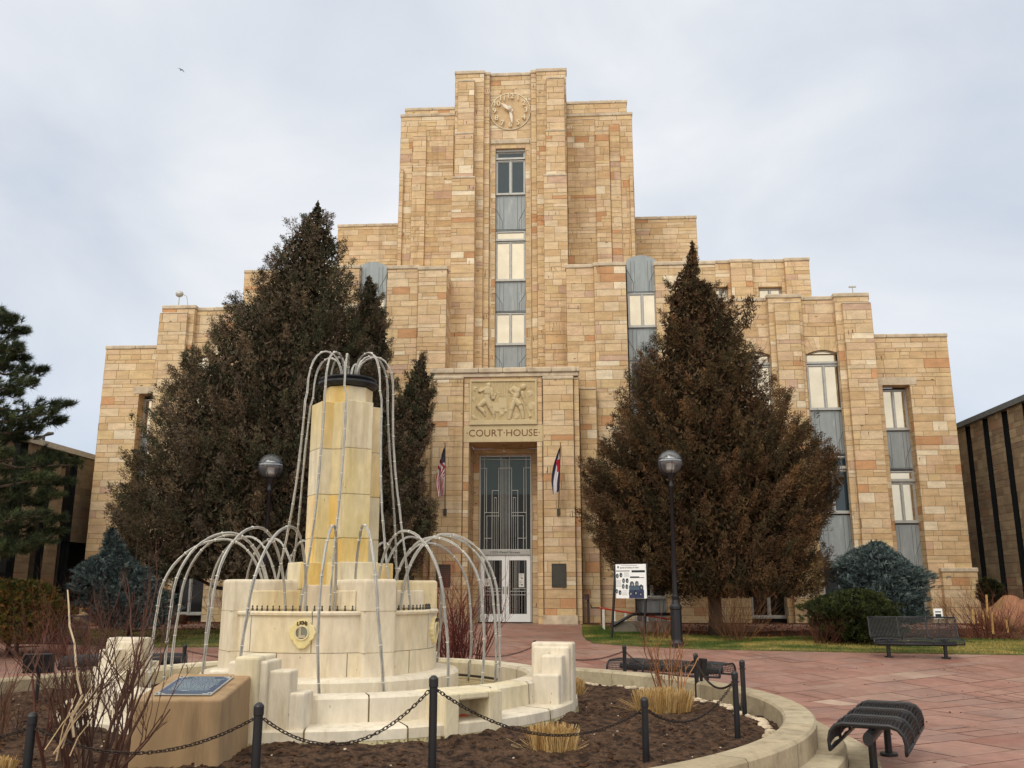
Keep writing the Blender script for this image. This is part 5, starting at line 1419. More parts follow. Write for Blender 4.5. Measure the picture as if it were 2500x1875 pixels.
# bird
p = atY(443, 171, 60)
m = MB(); m.v += [(-.55, .05, .02), (-.2, 0, .12), (0, 0, .04), (.22, 0, .13), (.6, .06, .0), (0, .12, .03), (0, -.25, .03), (.05, -.1, .03), (-.05, -.1, .03)]
m.tube([(0, -.28, .0), (0, -.1, .02), (0, .15, .03), (0, .35, .02)], [.02, .07, .06, .02], 6)
m.quad((-.03, -.06, .04), (-.25, -.02, .14), (-.28, .14, .13), (-.03, .12, .04)); m.quad((.03, -.06, .04), (.27, -.02, .14), (.3, .14, .13), (.03, .12, .04))
m.quad((-.25, -.02, .14), (-.62, .1, .02), (-.6, .16, .02), (-.28, .14, .13)); m.quad((.27, -.02, .14), (.64, .1, .0), (.62, .16, .0), (.3, .14, .13))
m.v = [(x*.5, y*.5, z*.5) for x, y, z in m.v]
single(m, 'bird', M['black'], 'small dark bird gliding high in the sky at the upper left', 'bird', p, rz=R(60))
# boulder
b = gp(2492, 1545); m = MB(); m.ell((0, 0, .42), (1.0, .6, .62), 18, 12, wob=.35, col=srgb(150, 96, 70)); single(m, 'boulder', mat('pink_boulder', srgb(158, 112, 86), rough=.9, n=(2, .15), bump=(12, .03), mix=(srgb(128, 104, 62), 1.6, .5, .7)), 'large reddish boulder among dry plants at the right edge', 'boulder', b+Vector((.2, .6, -.05)), smooth=True)
for i, (px, py, r, l) in enumerate(((880/4.0, 1512, .42, 'pale rounded rock at the foot of the blue spruce on the left'), (372, 1508, .25, 'dark small rock on the left bark bed nearest the spruce'), (438, 1510, .28, 'dark small rock on the left bark bed beside the second tube arc'))):
    b = gp(px, py+14); m = MB(); m.ell((0, 0, r*.4), (r*1.2, r*.8, r*.7), 12, 8, wob=.5); single(m, 'rock', M['conc'] if i == 0 else M['mulch'], l, 'rock', b, smooth=True)
# wooden stakes
for i, (px, p0_, p1_, l) in enumerate(((2408, 1452, 1500, 'tallest pale stake among the dry red stems at the right'), (2374, 1488, 1516, 'short flat wooden stake among the dry red stems'), (2400, 1502, 1528, 'leaning yellowish stake in the dry grass'), (2421, 1494, 1540, 'weathered orange stake right of the tallest stake'), (2457, 1513, 1536, 'small pale stake left of the boulder'))):
    Y = 26.0; a, b = atY(px, p0_, Y), atY(px+4, p1_+8, Y); m = MB(); m.tube([(0, 0, 0), (a.x-b.x, 0, a.z-b.z+.0)], .032, 4)
    single(m, 'wooden_stake', M['straw'], l, 'stake', (b.x, Y, b.z), 'wooden stakes in the dry plants'); 
    ob = [o for o in COL.objects if o.name.startswith('wooden_stake')][-1]
    ob.data.attributes['Col'].data.foreach_set('color', np.tile([*srgb(196, 158, 100), 1], len(ob.data.polygons)).astype('f'))
# small white notice stand behind the far bench
b = atY(2290, 1497, 25.4); m = MB(); m.box(-.1, .1, -.01, .01, -.14, .14); t = thing('plant_marker', 'small white framed marker sign above the backrest of the lawn bench', 'sign', (b.x, 25.4, gz(25.4)))
z_ = b.z-gz(25.4); m = MB(); m.box(-.12, .12, -.01, .01, z_-.14, z_+.12); m.build('card', M['white'], t); m = MB(); m.tube([(0, .02, 0), (0, .02, z_)], .012, 5); m.build('stake', M['black'], t)
m = MB(); m.box(-.08, .08, -.013, -.0101, z_-.1, z_-.02); m.box(-.08, .08, -.013, -.0101, z_+.02, z_+.05); m.build('print', M['black'], t)
# ================================================================== trees
def interp(tab, z):
    """tab rows (z, xl, xr) with z descending"""
    if z >= tab[0][0]: return tab[0][1], tab[0][2]
    for a, b in zip(tab[:-1], tab[1:]):
        if b[0] <= z <= a[0]:
            t = (a[0]-z)/max(1e-6, a[0]-b[0]); return a[1]+(b[1]-a[1])*t, a[2]+(b[2]-a[2])*t
    return tab[-1][1], tab[-1][2]
def crown_tree(name, label, Y, outline, cols, seed, trunk_px, depth=.8, nb=420, per=46, maxd=3.0, ls=(.055, .11), cat='tree', group=None, mat_='leaf', dens=1.0, bk='bark', limbs=7):
    """outline in full-view pixels (2212 wide): (y, xl, xr)"""
    g = np.random.default_rng(seed); S = 2500/2212
    tab = []
    for y, xl, xr in outline:
        p, q = atY(xl*S, y*S, Y), atY(xr*S, y*S, Y); tab.append((p.z, p.x, q.x))
    ztop, zbot = tab[0][0], tab[-1][0]
    base = Vector((atY(trunk_px[0]*S, trunk_px[1]*S, Y).x, Y, gz(Y)))
    t = thing(name, label, cat, base, 0, group)
    # sample boughs through the crown, weight by width
    zs = np.linspace(zbot, ztop, 200); ws = np.array([interp(tab, z)[1]-interp(tab, z)[0] for z in zs])
    pz = (ws**1.25+.12*ws.max()*0+.08); pz /= pz.sum()
    P, D, C, L_, W_ = [], [], [], [], []
    c0 = np.array(cols)
    for b in range(nb):
        z = g.choice(zs, p=pz)+g.normal(0, .04); z = min(max(z, zbot), ztop)
        xl, xr = interp(tab, z); hw = (xr-xl)/2; cx_ = (xl+xr)/2
        a = g.uniform(0, 2*math.pi)
        if g.random() < .35: a = g.choice([0, math.pi])+g.normal(0, .45)      # keep the outline well defined
        rad = g.uniform(.82, 1.0)
        if g.random() < .30: rad = g.uniform(.3, .8)
        dw = min(hw*depth+.12, maxd)
        rad *= 1+.17*noise.noise(Vector((math.cos(a)*2.2, math.sin(a)*2.2, z*1.5+seed)))
        px_, py_ = cx_+hw*rad*math.cos(a), Y+dw*rad*math.sin(a)
        out = np.array([math.cos(a)*hw, math.sin(a)*dw, .0]); out /= np.linalg.norm(out)+1e-6
        up = .75+.5*(z-zbot)/(ztop-zbot)
        ax = out*.75+np.array([0, 0, up]); ax /= np.linalg.norm(ax)
        size = min(.58, .22+hw*.20)*g.uniform(.5, 1.45)
        cen = np.array([px_, py_, z])-ax*size*.45
        n = int(per*1.7*g.uniform(.7, 1.3)*min(1.3, .4+size))
        s = g.random(n)**.8; sd = g.normal(0, 1, (n, 3)); sd -= ax*(sd@ax)[:, None]
        pos = cen+ax*(s*size*1.25)[:, None]+sd*((1-s*.82)*size*.26)[:, None]
        tone = c0[g.integers(0, len(c0))]*g.uniform(.62, 1.7)
        for k in range(3):
            m_ = n; d = ax*.8+out*.2+sd*.35
            P.append(pos+g.normal(0, .038, pos.shape)); D.append(d); C.append(tone*g.uniform(.72, 1.28, (n, 1)))
            L_.append(g.uniform(ls[0], ls[1], n)); W_.append(g.uniform(.013, .030, n))
    # sparse inner fill so the crown is not hollow
    nf = int(nb*per*1.1)
    Z = g.choice(zs, nf, p=pz); A = g.uniform(0, 6.283, nf); Rd = g.uniform(.02, .78, nf)**.7
    XL = np.array([interp(tab, z) for z in Z]); hw = (XL[:, 1]-XL[:, 0])/2; cx_ = (XL[:, 1]+XL[:, 0])/2
    P.append(np.stack([cx_+hw*Rd*np.cos(A), Y+np.minimum(hw*depth, maxd)*Rd*np.sin(A), Z], 1)); D.append(np.tile([0, 0, 1.], (nf, 1))+g.normal(0, .6, (nf, 3)))
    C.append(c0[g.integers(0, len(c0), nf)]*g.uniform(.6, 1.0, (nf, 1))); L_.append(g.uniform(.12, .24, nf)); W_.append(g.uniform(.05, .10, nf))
    P = np.concatenate(P); D = np.concatenate(D); C = np.concatenate(C); L_ = np.concatenate(L_); W_ = np.concatenate(W_)
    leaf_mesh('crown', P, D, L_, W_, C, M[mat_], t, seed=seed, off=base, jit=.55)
    m = MB(); H = (ztop-base.z)
    cx0 = (interp(tab, ztop)[0]+interp(tab, ztop)[1])/2-base.x
    m.tube([(0, 0, -.1), (.02, 0, .5), (cx0*.15, .05, H*.25), (cx0*.5, 0, H*.55), (cx0, 0, H*.96)], [.24, .2, .16, .1, .015], 9)
    tr = m.build('trunk', M[bk], t, smooth=True)
    for k in range(limbs):
        z0 = .25+(zbot-base.z)*.6+H*.55*k/limbs; a = g.uniform(0, 6.283); m = MB()
        xl, xr = interp(tab, base.z+z0+.8); e = .75*(xr-xl)/2
        ex = (xl+xr)/2-base.x+e*math.cos(a); ey = min(e, maxd)*.8*math.sin(a)
        m.tube([(cx0*.1, 0, z0), (ex*.35, ey*.35, z0+.1), (ex*.7, ey*.7, z0+.35), (ex, ey, z0+1.0)], [.07, .055, .04, .012], 6); m.build('limb', M[bk], t, smooth=True)
    return t
BR = [srgb(88, 77, 60), srgb(70, 68, 50), srgb(94, 80, 62), srgb(60, 62, 46), srgb(86, 76, 64), srgb(102, 86, 68)]
RU = [srgb(84, 64, 45), srgb(72, 60, 41), srgb(97, 72, 48), srgb(58, 54, 38), srgb(80, 60, 44), srgb(90, 74, 50)]
OA = [(437, 685, 688), (480, 652, 712), (520, 612, 732), (560, 588, 742), (600, 576, 752), (640, 548, 762), (680, 508, 768), (720, 478, 774), (760, 445, 792), (800, 412, 805), (850, 378, 812), (900, 344, 818), (950, 325, 822),
      (1000, 296, 822), (1050, 272, 824), (1100, 262, 822), (1150, 256, 818), (1200, 268, 812), (1245, 310, 800)]
crown_tree('juniper', 'largest brown-green juniper, a broad many-tipped crown left of the fountain column', 27.2, OA, BR, 1, (500, 1330), nb=1350, per=44, maxd=2.3, group='junipers before the courthouse')
OB = [(597, 795, 799), (640, 776, 819), (690, 768, 838), (730, 755, 841), (780, 740, 834), (850, 745, 858), (930, 745, 884), (1050, 745, 886), (1180, 745, 884), (1250, 760, 872)]
crown_tree('juniper', 'middle juniper spire rising between the large left juniper and the fountain column', 27.9, OB, BR, 2, (800, 1330), nb=420, per=44, maxd=1.5, group='junipers before the courthouse')
OC_ = [(765, 910, 913), (800, 892, 923), (850, 868, 934), (900, 846, 930), (960, 830, 922), (1020, 820, 907), (1060, 820, 915), (1100, 820, 940), (1150, 820, 934), (1200, 825, 908), (1260, 840, 885)]
crown_tree('juniper', 'slimmest juniper spire with a ragged edge, just right of the fountain column', 28.2, OC_, BR, 3, (868, 1330), nb=320, per=42, maxd=1.2, group='junipers before the courthouse')
OR_ = [(523, 1494, 1497), (560, 1482, 1507), (600, 1458, 1512), (622, 1440, 1545), (660, 1438, 1574), (700, 1428, 1588), (740, 1420, 1600), (780, 1404, 1620), (820, 1370, 1645), (860, 1352, 1680), (900, 1348, 1700), (940, 1322, 1735),
       (980, 1292, 1768), (1020, 1278, 1800), (1060, 1266, 1802), (1100, 1262, 1790), (1140, 1266, 1772), (1180, 1288, 1758), (1220, 1320, 1772), (1262, 1385, 1768), (1284, 1470, 1762), (1285, 1690, 1752)]
rj = crown_tree('juniper', 'rusty brown juniper with a single sharp tip to the right of the entrance', 27.3, OR_[:-1], RU, 4, (1545, 1338), nb=1250, per=44, maxd=2.2, group='junipers before the courthouse')
# side shoot of the right juniper
def shoot(parent, Y, px, py0, py1, wpx, cols, seed, n=420, bend=10):
    g = np.random.default_rng(seed); S = 2500/2212; b = parent.location
    a, c = atY(px*S, py0*S, Y), atY((px-bend)*S, py1*S, Y); w = wpx*S/F_PX*Y
    s = g.random(n); Q = np.array(a)[None]*(1-s[:, None])+np.array(c)[None]*s[:, None]+g.normal(0, 1, (n, 3))*(w*(.15+.5*np.sin(s*3.0)))[:, None]*[1, 1, .8]
    o = leaf_mesh('side_shoot', Q, np.tile([.2, 0, 1.], (n, 1)), g.uniform(.1, .18, n), g.uniform(.025, .045, n), np.array(cols)[g.integers(0, len(cols), n)]*g.uniform(.7, 1.2, (n, 1)), M['leaf'], parent, seed=seed, off=b, jit=.6)
    m = MB(); r0 = atY((px-bend*5)*S, (py1+40)*S, Y); m.tube([r0-b, (c+r0)/2-b+Vector((0, 0, -.05)), c-b, a-b], [.04, .03, .02, .008], 5); m.build('limb', M['bark'], parent)
shoot(rj, 27.3, 1620, 640, 705, 17, RU, 9); shoot(rj, 26.3, 1790, 965, 1010, 20, RU, 10, bend=-6)
# ---- spruce / pine tufts -------------------------------------------------
def tufts(name, parent, centers, dirs, cols, seed, nper=26, ln=(.07, .12), wd=(.008, .014), spread=1.0, off=None, mat_='needle'):
    g = np.random.default_rng(seed); P, D, C = [], [], []
    for c, d in zip(centers, dirs):
        d = np.array(d)/(np.linalg.norm(d)+1e-9); n = nper
        dd = g.normal(0, spread, (n, 3))+d*1.1; dd /= np.linalg.norm(dd, axis=1, keepdims=True)
        l = g.uniform(ln[0], ln[1], n); P.append(np.array(c)+d*g.uniform(-.06, .08, (n, 1))+dd*(l*.5)[:, None]); D.append(dd)
        C.append(cols[g.integers(0, len(cols))]*g.uniform(.7, 1.3)*g.uniform(.75, 1.25, (n, 1)))
    P = np.concatenate(P); D = np.concatenate(D); C = np.concatenate(C)
    return leaf_mesh(name, P, D, g.uniform(ln[0], ln[1], len(P)), g.uniform(wd[0], wd[1], len(P)), C, M[mat_], parent, seed=seed, off=off, jit=.05)
PG = np.array([srgb(52, 64, 38), srgb(42, 52, 34), srgb(70, 80, 46), srgb(54, 60, 36)])
S_ = 2500/2212
PY = 21.5; pb = Vector((atY(-190, 1500, PY).x, PY, gz(PY)))
pine = thing('pine_tree', 'dark green pine reaching into the frame from the left edge', 'tree', pb)
m = MB(); Hp = atY(-190, 640, PY).z-pb.z; m.tube([(0, 0, -.1), (.05, 0, Hp*.4), (-.05, 0, Hp*.8), (0, 0, Hp)], [.28, .22, .14, .03], 10); m.build('trunk', M['bark'], pine, smooth=True)
tips = [(8, 775, 0), (39, 782, -.4), (63, 813, .3), (50, 850, -.5), (65, 876, .2), (110, 907, .1), (80, 935, -.6), (45, 960, .5), (172, 990, 0), (130, 1010, -.5), (160, 1030, .4), (95, 1050, -.2), (60, 1075, .7),
        (199, 1136, 0), (150, 1120, .5), (120, 1170, -.5), (180, 1180, .3), (146, 1212, -.2), (100, 1230, .6), (172, 1272, 0), (150, 1300, .4), (126, 1325, -.4), (60, 1200, 0), (40, 1290, .5), (85, 1340, .1), (20, 1110, -.6), (30, 1350, -.5), (10, 900, .6), (5, 1010, .2), (0, 1250, -.2), (60, 1150, .9), (110, 1260, -.9)]
cen, dr = [], []; rr = random.Random(8)
for i, (px, py, dy) in enumerate(tips):
    tip = atY(px, py, PY+dy*1.6); st = Vector((pb.x, PY, min(pb.z+Hp*.95, tip.z+.15+.25*rr.random()))); mid = st.lerp(tip, .55)-Vector((0, 0, .22))
    m = MB(); pts = [st-pb, mid-pb, st.lerp(tip, .82)-pb-Vector((0, 0, .06)), tip-pb]; m.tube(pts, [.05, .03, .02, .008], 5)
    P4 = [p+pb for p in pts]
    for k in range(52):
        s = rr.uniform(.28, 1.0); j = min(2, int(s*3)); q = P4[j].lerp(P4[j+1], s*3-j) if s < 1 else P4[3]
        sp_ = .42*(1.15-s); c = q+Vector((rr.gauss(0, sp_*.5), rr.gauss(0, sp_), rr.gauss(.03, sp_*.34)))
        cen.append(c); dr.append((.7+rr.gauss(0, .3), rr.gauss(0, .4), .55))
        if rr.random() < .35: m.tube([q-pb, c-pb], .006, 3, cap=False)
    m.build('branch', M['bark'], pine)
for k in range(46):
    zz = Hp*(.25+.72*k/46); a = k*2.4; e = (1-.8*(zz/Hp-.2))*2.3*rr.uniform(.8, 1.1)
    if math.cos(a) > -.1: continue
    st = Vector((pb.x, PY, pb.z+zz)); tip = st+Vector((e*math.cos(a), e*math.sin(a), .25)); m = MB(); m.tube([st-pb, st.lerp(tip, .5)-pb-Vector((0, 0, .15)), tip-pb], [.05, .03, .008], 5); m.build('branch', M['bark'], pine)
    for q_ in range(30):
        s = rr.uniform(.3, 1.0); sp_ = .36*(1.15-s); c = st.lerp(tip, s)+Vector((rr.gauss(0, sp_), rr.gauss(0, sp_), rr.gauss(.0, sp_*.35))); cen.append(c); dr.append((math.cos(a)*.7, math.sin(a)*.7, .55))
tufts('needles', pine, cen, dr, PG, 3, nper=50, ln=(.12, .19), wd=(.010, .016), spread=.75, off=pb)
BG = np.array([srgb(88, 104, 104), srgb(72, 88, 88), srgb(118, 132, 130), srgb(60, 74, 74)])
def spruce(label, Y, outline, trunk, seed, cols=BG, n=1500, name='blue_spruce', maxd=1.5, ln=(.06, .11)):
    g = np.random.default_rng(seed); tab = []
    for y, xl, xr in outline:
        p, q = atY(xl, y, Y), atY(xr, y, Y); tab.append((p.z, p.x, q.x))
    base = Vector((atY(trunk, 1500, Y).x, Y, gz(Y))); t = thing(name, label, 'shrub' if name != 'blue_spruce' else 'tree', base)
    zs = np.linspace(tab[-1][0], tab[0][0], 100); ws = np.array([interp(tab, z)[1]-interp(tab, z)[0] for z in zs])+.05; pz = ws/ws.sum()
    cen, dr = [], []
    for k in range(n):
        z = g.choice(zs, p=pz)+g.normal(0, .02); xl, xr = interp(tab, z); hw = (xr-xl)/2; a = g.uniform(0, 6.283); rad = 1-abs(g.normal(0, .16))+(g.uniform(.05, .2) if g.random() < .09 else 0)
        rad *= 1+.52*noise.noise(Vector((math.cos(a)*2.5, math.sin(a)*2.5, z*3.5+seed)))+.07*math.sin(z*17+math.sin(a*3)*2)
        hw = hw*.93; dw = min(hw*.9+.05, maxd)
        cen.append(((xl+xr)/2+hw*rad*math.cos(a), Y+dw*rad*math.sin(a), z-.05*rad)); dr.append((math.cos(a), math.sin(a)*.9, .35))
    tufts('foliage', t, cen, dr, cols, seed, nper=30, ln=ln, wd=(.009, .016), spread=.6, off=base)
    nf = n*6; Z = g.choice(zs, nf, p=pz); A = g.uniform(0, 6.283, nf); Rd = g.uniform(0, .88, nf)**.55; XL = np.array([interp(tab, z) for z in Z]); hw = (XL[:, 1]-XL[:, 0])/2
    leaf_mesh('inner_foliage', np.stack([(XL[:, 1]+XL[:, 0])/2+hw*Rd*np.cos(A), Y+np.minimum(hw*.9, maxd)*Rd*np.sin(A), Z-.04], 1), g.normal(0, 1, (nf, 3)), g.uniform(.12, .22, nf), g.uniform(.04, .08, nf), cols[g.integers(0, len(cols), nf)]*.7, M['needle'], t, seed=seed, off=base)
    m = MB(); m.tube([(0, 0, -.05), (0, 0, (tab[0][0]-base.z)*.9)], [.07, .01], 7); m.build('trunk', M['bark'], t)
    rr = random.Random(seed)
    for k in range(9):
        a = k*2.4; z = (tab[0][0]-base.z)*(.12+.07*k); xl, xr = interp(tab, base.z+z); e = (xr-xl)/2*.75; m = MB(); cx_ = (xl+xr)/2-base.x
        m.tube([(0, 0, z*.8), (cx_*.5+e*.5*math.cos(a), min(e, maxd)*.5*math.sin(a), z*.9), (cx_+e*math.cos(a), min(e, maxd)*math.sin(a), z)], [.03, .02, .008], 5); m.build('limb', M['bark'], t)
    return t
spruce('blue-green spruce with a narrow tip and spreading skirt at the corner of the left wing', 25.3, [(1287, 270, 276), (1320, 258, 292), (1350, 250, 310), (1365, 215, 330), (1380, 190, 350), (1410, 180, 385), (1440, 190, 405), (1470, 200, 410), (1500, 220, 408), (1525, 240, 400)], 320, 31, n=2100)
spruce('rounded blue spruce in front of the right wing between shrub and window bay', 26.3, [(1322, 2128, 2150), (1338, 2092, 2172), (1352, 2060, 2196), (1372, 2048, 2225), (1400, 2042, 2256), (1440, 2050, 2256), (1480, 2080, 2250), (1515, 2120, 2240)], 2160, 32, n=2300, maxd=1.3)
GJ = np.array([srgb(52, 60, 26), srgb(40, 50, 24), srgb(74, 80, 34), srgb(46, 52, 28)])
spruce('low dark green spreading juniper shrub behind the lawn bench', 25.2, [(1438, 2070, 2110), (1450, 2020, 2150), (1468, 1975, 2172), (1485, 1965, 2180), (1510, 1985, 2185), (1535, 2000, 2185), (1552, 2010, 2180)], 2080, 33, cols=GJ, n=1900, name='juniper_shrub', maxd=1.1, ln=(.06, .12))
YL = np.array([srgb(92, 96, 40), srgb(74, 80, 36), srgb(118, 104, 44), srgb(132, 92, 44)])
spruce('olive and golden leafy shrub at the left edge behind the bare stems', 23.0, [(1415, 0, 90), (1430, -40, 130), (1460, -60, 150), (1500, -70, 160), (1540, -70, 150), (1560, -60, 130)], 30, 34, cols=YL, n=1400, name='evergreen_shrub', maxd=1.0, ln=(.06, .11))
spruce('small dark evergreen bush against the right brown wall', 30.0, [(1412, 2398, 2416), (1425, 2392, 2440), (1445, 2392, 2450), (1465, 2396, 2450)], 2420, 35, cols=GJ*.6, n=500, name='evergreen_shrub', maxd=.6)
# ---- bare shrubs -----------------------------------------------------------
def twig_shrub(name, label, loc, H, spread, stems, col, seed, levels=3, r0=.012, group=None, kinks=5, ang=(.35, .75), split=(2, 3), base_r=.12, lean=(0, 0), cat='shrub', cols=None):
    rr = random.Random(seed); t = thing(name, label, cat, loc, 0, group)
    cols = cols or [col]
    def grow(m, p, d, L_, r, lvl):
        n = kinks; pts = [p]; q = p; dd = d.copy()
        for i in range(n):
            dd = (dd+Vector((rr.gauss(0, .10), rr.gauss(0, .10), rr.gauss(.03, .05)))).normalized(); q = q+dd*L_/n; pts.append(q)
        m.tube(pts, [r*(1-.5*i/n) for i in range(n+1)], 5 if lvl == levels else 4, cap=False)
        if lvl > 0:
            for k in range(rr.randint(*split)):
                i = rr.randint(max(1, n//2-1), n); a = rr.uniform(0, 6.283)
                nd = (dd+Vector((math.cos(a), math.sin(a), rr.uniform(-.1, .4)))*rr.uniform(*ang)).normalized()
                grow(m, pts[i], nd, L_*rr.uniform(.45, .75), r*(1-.5*i/n)*.72, lvl-1)
    for s in range(stems):
        a = rr.uniform(0, 6.283); k = rr.random()**.6
        d = Vector((math.cos(a)*spread*k+lean[0], math.sin(a)*spread*k+lean[1], 1)).normalized()
        m = MB(); c = cols[rr.randrange(len(cols))]; f = rr.uniform(.75, 1.25); m.cur = tuple(min(1, x*f) for x in c)
        grow(m, Vector((math.cos(a)*base_r*k, math.sin(a)*base_r*k, -.05)), d, H*rr.uniform(.5, .74), r0*rr.uniform(.7, 1.2), levels)
        m.build('stem', M['twig'], t)
    return t
RB = [srgb(96, 42, 36), srgb(78, 36, 32), srgb(110, 52, 42)]
BB = [srgb(92, 66, 54), srgb(78, 56, 48), srgb(110, 80, 64), srgb(84, 56, 46)]
p = atY(1122, 1612, 18.6)
twig_shrub('dogwood_shrub', 'red-stemmed leafless dogwood between the fountain drum and the entrance doors', (p.x, 18.6, soil_z(p.x, 18.6)), 2.05, .40, 46, None, 41, cols=RB, r0=.014, base_r=.30, split=(2, 3), levels=3)
p = atY(165, 1850, 7.9)
twig_shrub('bare_shrub', 'large leafless brown shrub in the left foreground with a pale broken stem', (p.x, 8.25, soil_z(p.x, 8.25)), 1.62, .25, 21, None, 42, ang=(.2, .5), cols=BB+[srgb(90, 52, 44)], r0=.017, base_r=.28, levels=4, split=(2, 3), lean=(-.02, .05))
m = None
ps = atY(175, 1800, 8.1); t = [o for o in COL.objects if o.name.startswith('bare_shrub')][0]
mb = MB(); mb.cur = srgb(206, 186, 156); a = Vector(t.location)
mb.tube([atY(x, y, 8.1)-a for x, y in ((180, 1800), (175, 1750), (200, 1700), (190, 1660), (185, 1620), (182, 1570), (170, 1530), (168, 1480), (165, 1440))], [.012, .012, .010, .009, .009, .008, .008, .007, .005], 6); mb.build('stem', M['twig'], t)['label'] = 'pale bleached broken stem'
for k in range(7):
    mb = MB(); r_ = random.Random(k); mb.cur = srgb(*r_.choice([(176, 150, 116), (150, 128, 104)]))
    x0, y0, x1, y1 = 150+r_.gauss(0, 25), 1840+r_.gauss(0, 12), 200+r_.gauss(0, 30), 1690+r_.gauss(0, 40)
    mb.tube([atY(x0, y0, 7.7)-a, atY((x0+x1)/2-8, (y0+y1)/2, 7.8)-a, atY(x1, y1, 7.9)-a], [.006, .005, .003], 4); mb.build('stem', M['twig'], t)
twig_shrub('bare_shrub', 'leafless brown shrub cut by the left edge behind the foreground bollard', (atY(-30, 1700, 10.6).x, 10.8, .2), 1.2, .5, 16, None, 43, cols=BB, r0=.013, base_r=.25, levels=3)
p = atY(1628, 1672, 15.2)
GB = [srgb(150, 100, 62), srgb(128, 84, 58), srgb(166, 118, 74)]
twig_shrub('bare_shrub', 'sparse golden-brown stems rising behind the largest straw clump before the far bench', (p.x, 15.0, soil_z(p.x, 15.0)), 1.6, .36, 13, None, 44, cols=GB, r0=.011, base_r=.18, levels=3, split=(1, 3))
p = gp(1762, 1548)
twig_shrub('bare_shrub', 'dense fine brown shrub at the foot of the right juniper trunk', (p.x, 25.6, gz(25.6)), 1.65, .95, 40, None, 45, cols=[srgb(96, 66, 46), srgb(112, 78, 50), srgb(84, 58, 42)], r0=.008, base_r=.3, levels=3)
p = gp(1960, 1556)
twig_shrub('bare_shrub', 'low reddish twiggy shrub left of the dark green juniper shrub', (p.x, 25.0, gz(25.0)), .95, 1.1, 46, None, 46, cols=[srgb(88, 50, 42), srgb(100, 62, 48)], r0=.007, base_r=.35, levels=3)
p = gp(2395, 1556)
twig_shrub('bare_shrub', 'dry dark red shrub around the pale stakes at the right', (p.x, 26.3, gz(26.3)), 1.5, .9, 60, None, 47, cols=[srgb(98, 52, 44), srgb(80, 42, 38), srgb(118, 70, 48)], r0=.009, base_r=.8, levels=3)
twig_shrub('bare_shrub', 'dry grey-brown low shrub in front of the boulder at the right edge', (p.x+1.0, 25.0, gz(25.0)), .9, 1.2, 44, None, 48, cols=[srgb(104, 84, 66), srgb(120, 96, 72)], r0=.006, base_r=.7, levels=3)
p = gp(1590, 1545)
twig_shrub('bare_shrub', 'brown leafy low shrub beside the lamp base and the stair wall', (p.x, 26.3, gz(26.3)), .85, 1.0, 36, None, 49, cols=[srgb(110, 64, 44), srgb(92, 56, 42)], r0=.007, base_r=.4, levels=3)
p = gp(255, 1560)
twig_shrub('bare_shrub', 'dark reddish twig thicket before the blue spruce at the left', (atY(190, 1500, 21.5).x, 21.5, gz(21.5)), 1.6, .95, 60, None, 50, cols=[srgb(88, 52, 42), srgb(104, 60, 44), srgb(70, 44, 40)], r0=.009, base_r=1.0, levels=3)
twig_shrub('bare_shrub', 'thin bare sapling against the wall between the left window and juniper trunk', (atY(530, 1510, 27.5).x, 28.4, gz(28.4)), 1.9, .5, 9, None, 51, cols=[srgb(96, 64, 48)], r0=.008, base_r=.15, levels=3)
# orange leaves caught in the foreground shrub
# ---- straw clumps ------------------------------------------------------------
def straw(px0, px1, pyb, pyt, Y, label, seed, n=900, fl=.16):
    g = np.random.default_rng(seed); a, b = atY(px0, pyb, Y), atY(px1, pyb, Y); c = (a+b)/2; w = (b.x-a.x)/2*.86; h = (pyb-pyt)/F_PX*Y*1.02
    z0 = soil_z(c.x, Y); t = thing('ornamental_grass', label, 'grass clump', (c.x, Y, z0), 0, 'cut-back straw clumps in the soil bed')
    m = MB(); pal = [srgb(186, 150, 92), srgb(200, 168, 112), srgb(160, 118, 70), srgb(210, 184, 134)]
    for k in range(n):
        an = g.uniform(0, 6.283); r = math.sqrt(g.random()); x, y = w*r*math.cos(an), w*.72*r*math.sin(an); L_ = h*g.uniform(.6, 1.08)*(1-.12*r*r)
        tx, ty = x*(1+fl*r), y*(1+fl*r); c_ = pal[g.integers(0, 4)]; f = g.uniform(.7, 1.15); s = .0028
        m.cur = tuple(q*f for q in c_)
        if g.random() < .07: tx, ty, L_ = x*2.0, y*2.0, h*g.uniform(.15, .5)
        i = len(m.v); dx, dy = -math.sin(an*3)*s, math.cos(an*3)*s; dx, dy = (s, 0) if k % 2 else (s*.7, s*.7); tx += g.normal(0, .03); ty += g.normal(0, .03)
        m.v += [(x-dx, y-dy, -.03), (x+dx, y+dy, -.03), ((x+tx)/2+dx, (y+ty)/2+dy, L_*.55), ((x+tx)/2-dx, (y+ty)/2-dy, L_*.55), (tx+dx, ty+dy, L_), (tx-dx, ty-dy, L_)]
        m.face((i, i+1, i+2, i+3)); m.face((i+3, i+2, i+4, i+5))
    m.build('straw', M['straw'], t)
straw(1290, 1415, 1832, 1768, 10.3, 'cut straw clump in front of the right fountain pier', 1, 950)
straw(1545, 1695, 1728, 1676, 13.9, 'widest straw clump at the foot of the golden-stemmed shrub', 2, 1700)
straw(1396, 1424, 1685, 1645, 15.8, 'narrow straw clump half hidden right of the right fountain pier', 3, 600)
straw(-30, 42, 1790, 1732, 8.8, 'orange straw clump at the left edge by the corner bollard', 4, 900)
straw(1396, 1412, 1840, 1775, 9.6, 'small straw tuft beside the soil bank right of the basin', 5, 260) if 0 else None
b = atY(190, 1865, 7.8); g = np.random.default_rng(5); n = 260
P = np.stack([b.x+g.normal(0, .09, n), 7.8+g.normal(0, .09, n), np.full(n, soil_z(b.x, 7.8)+.07)], 1)
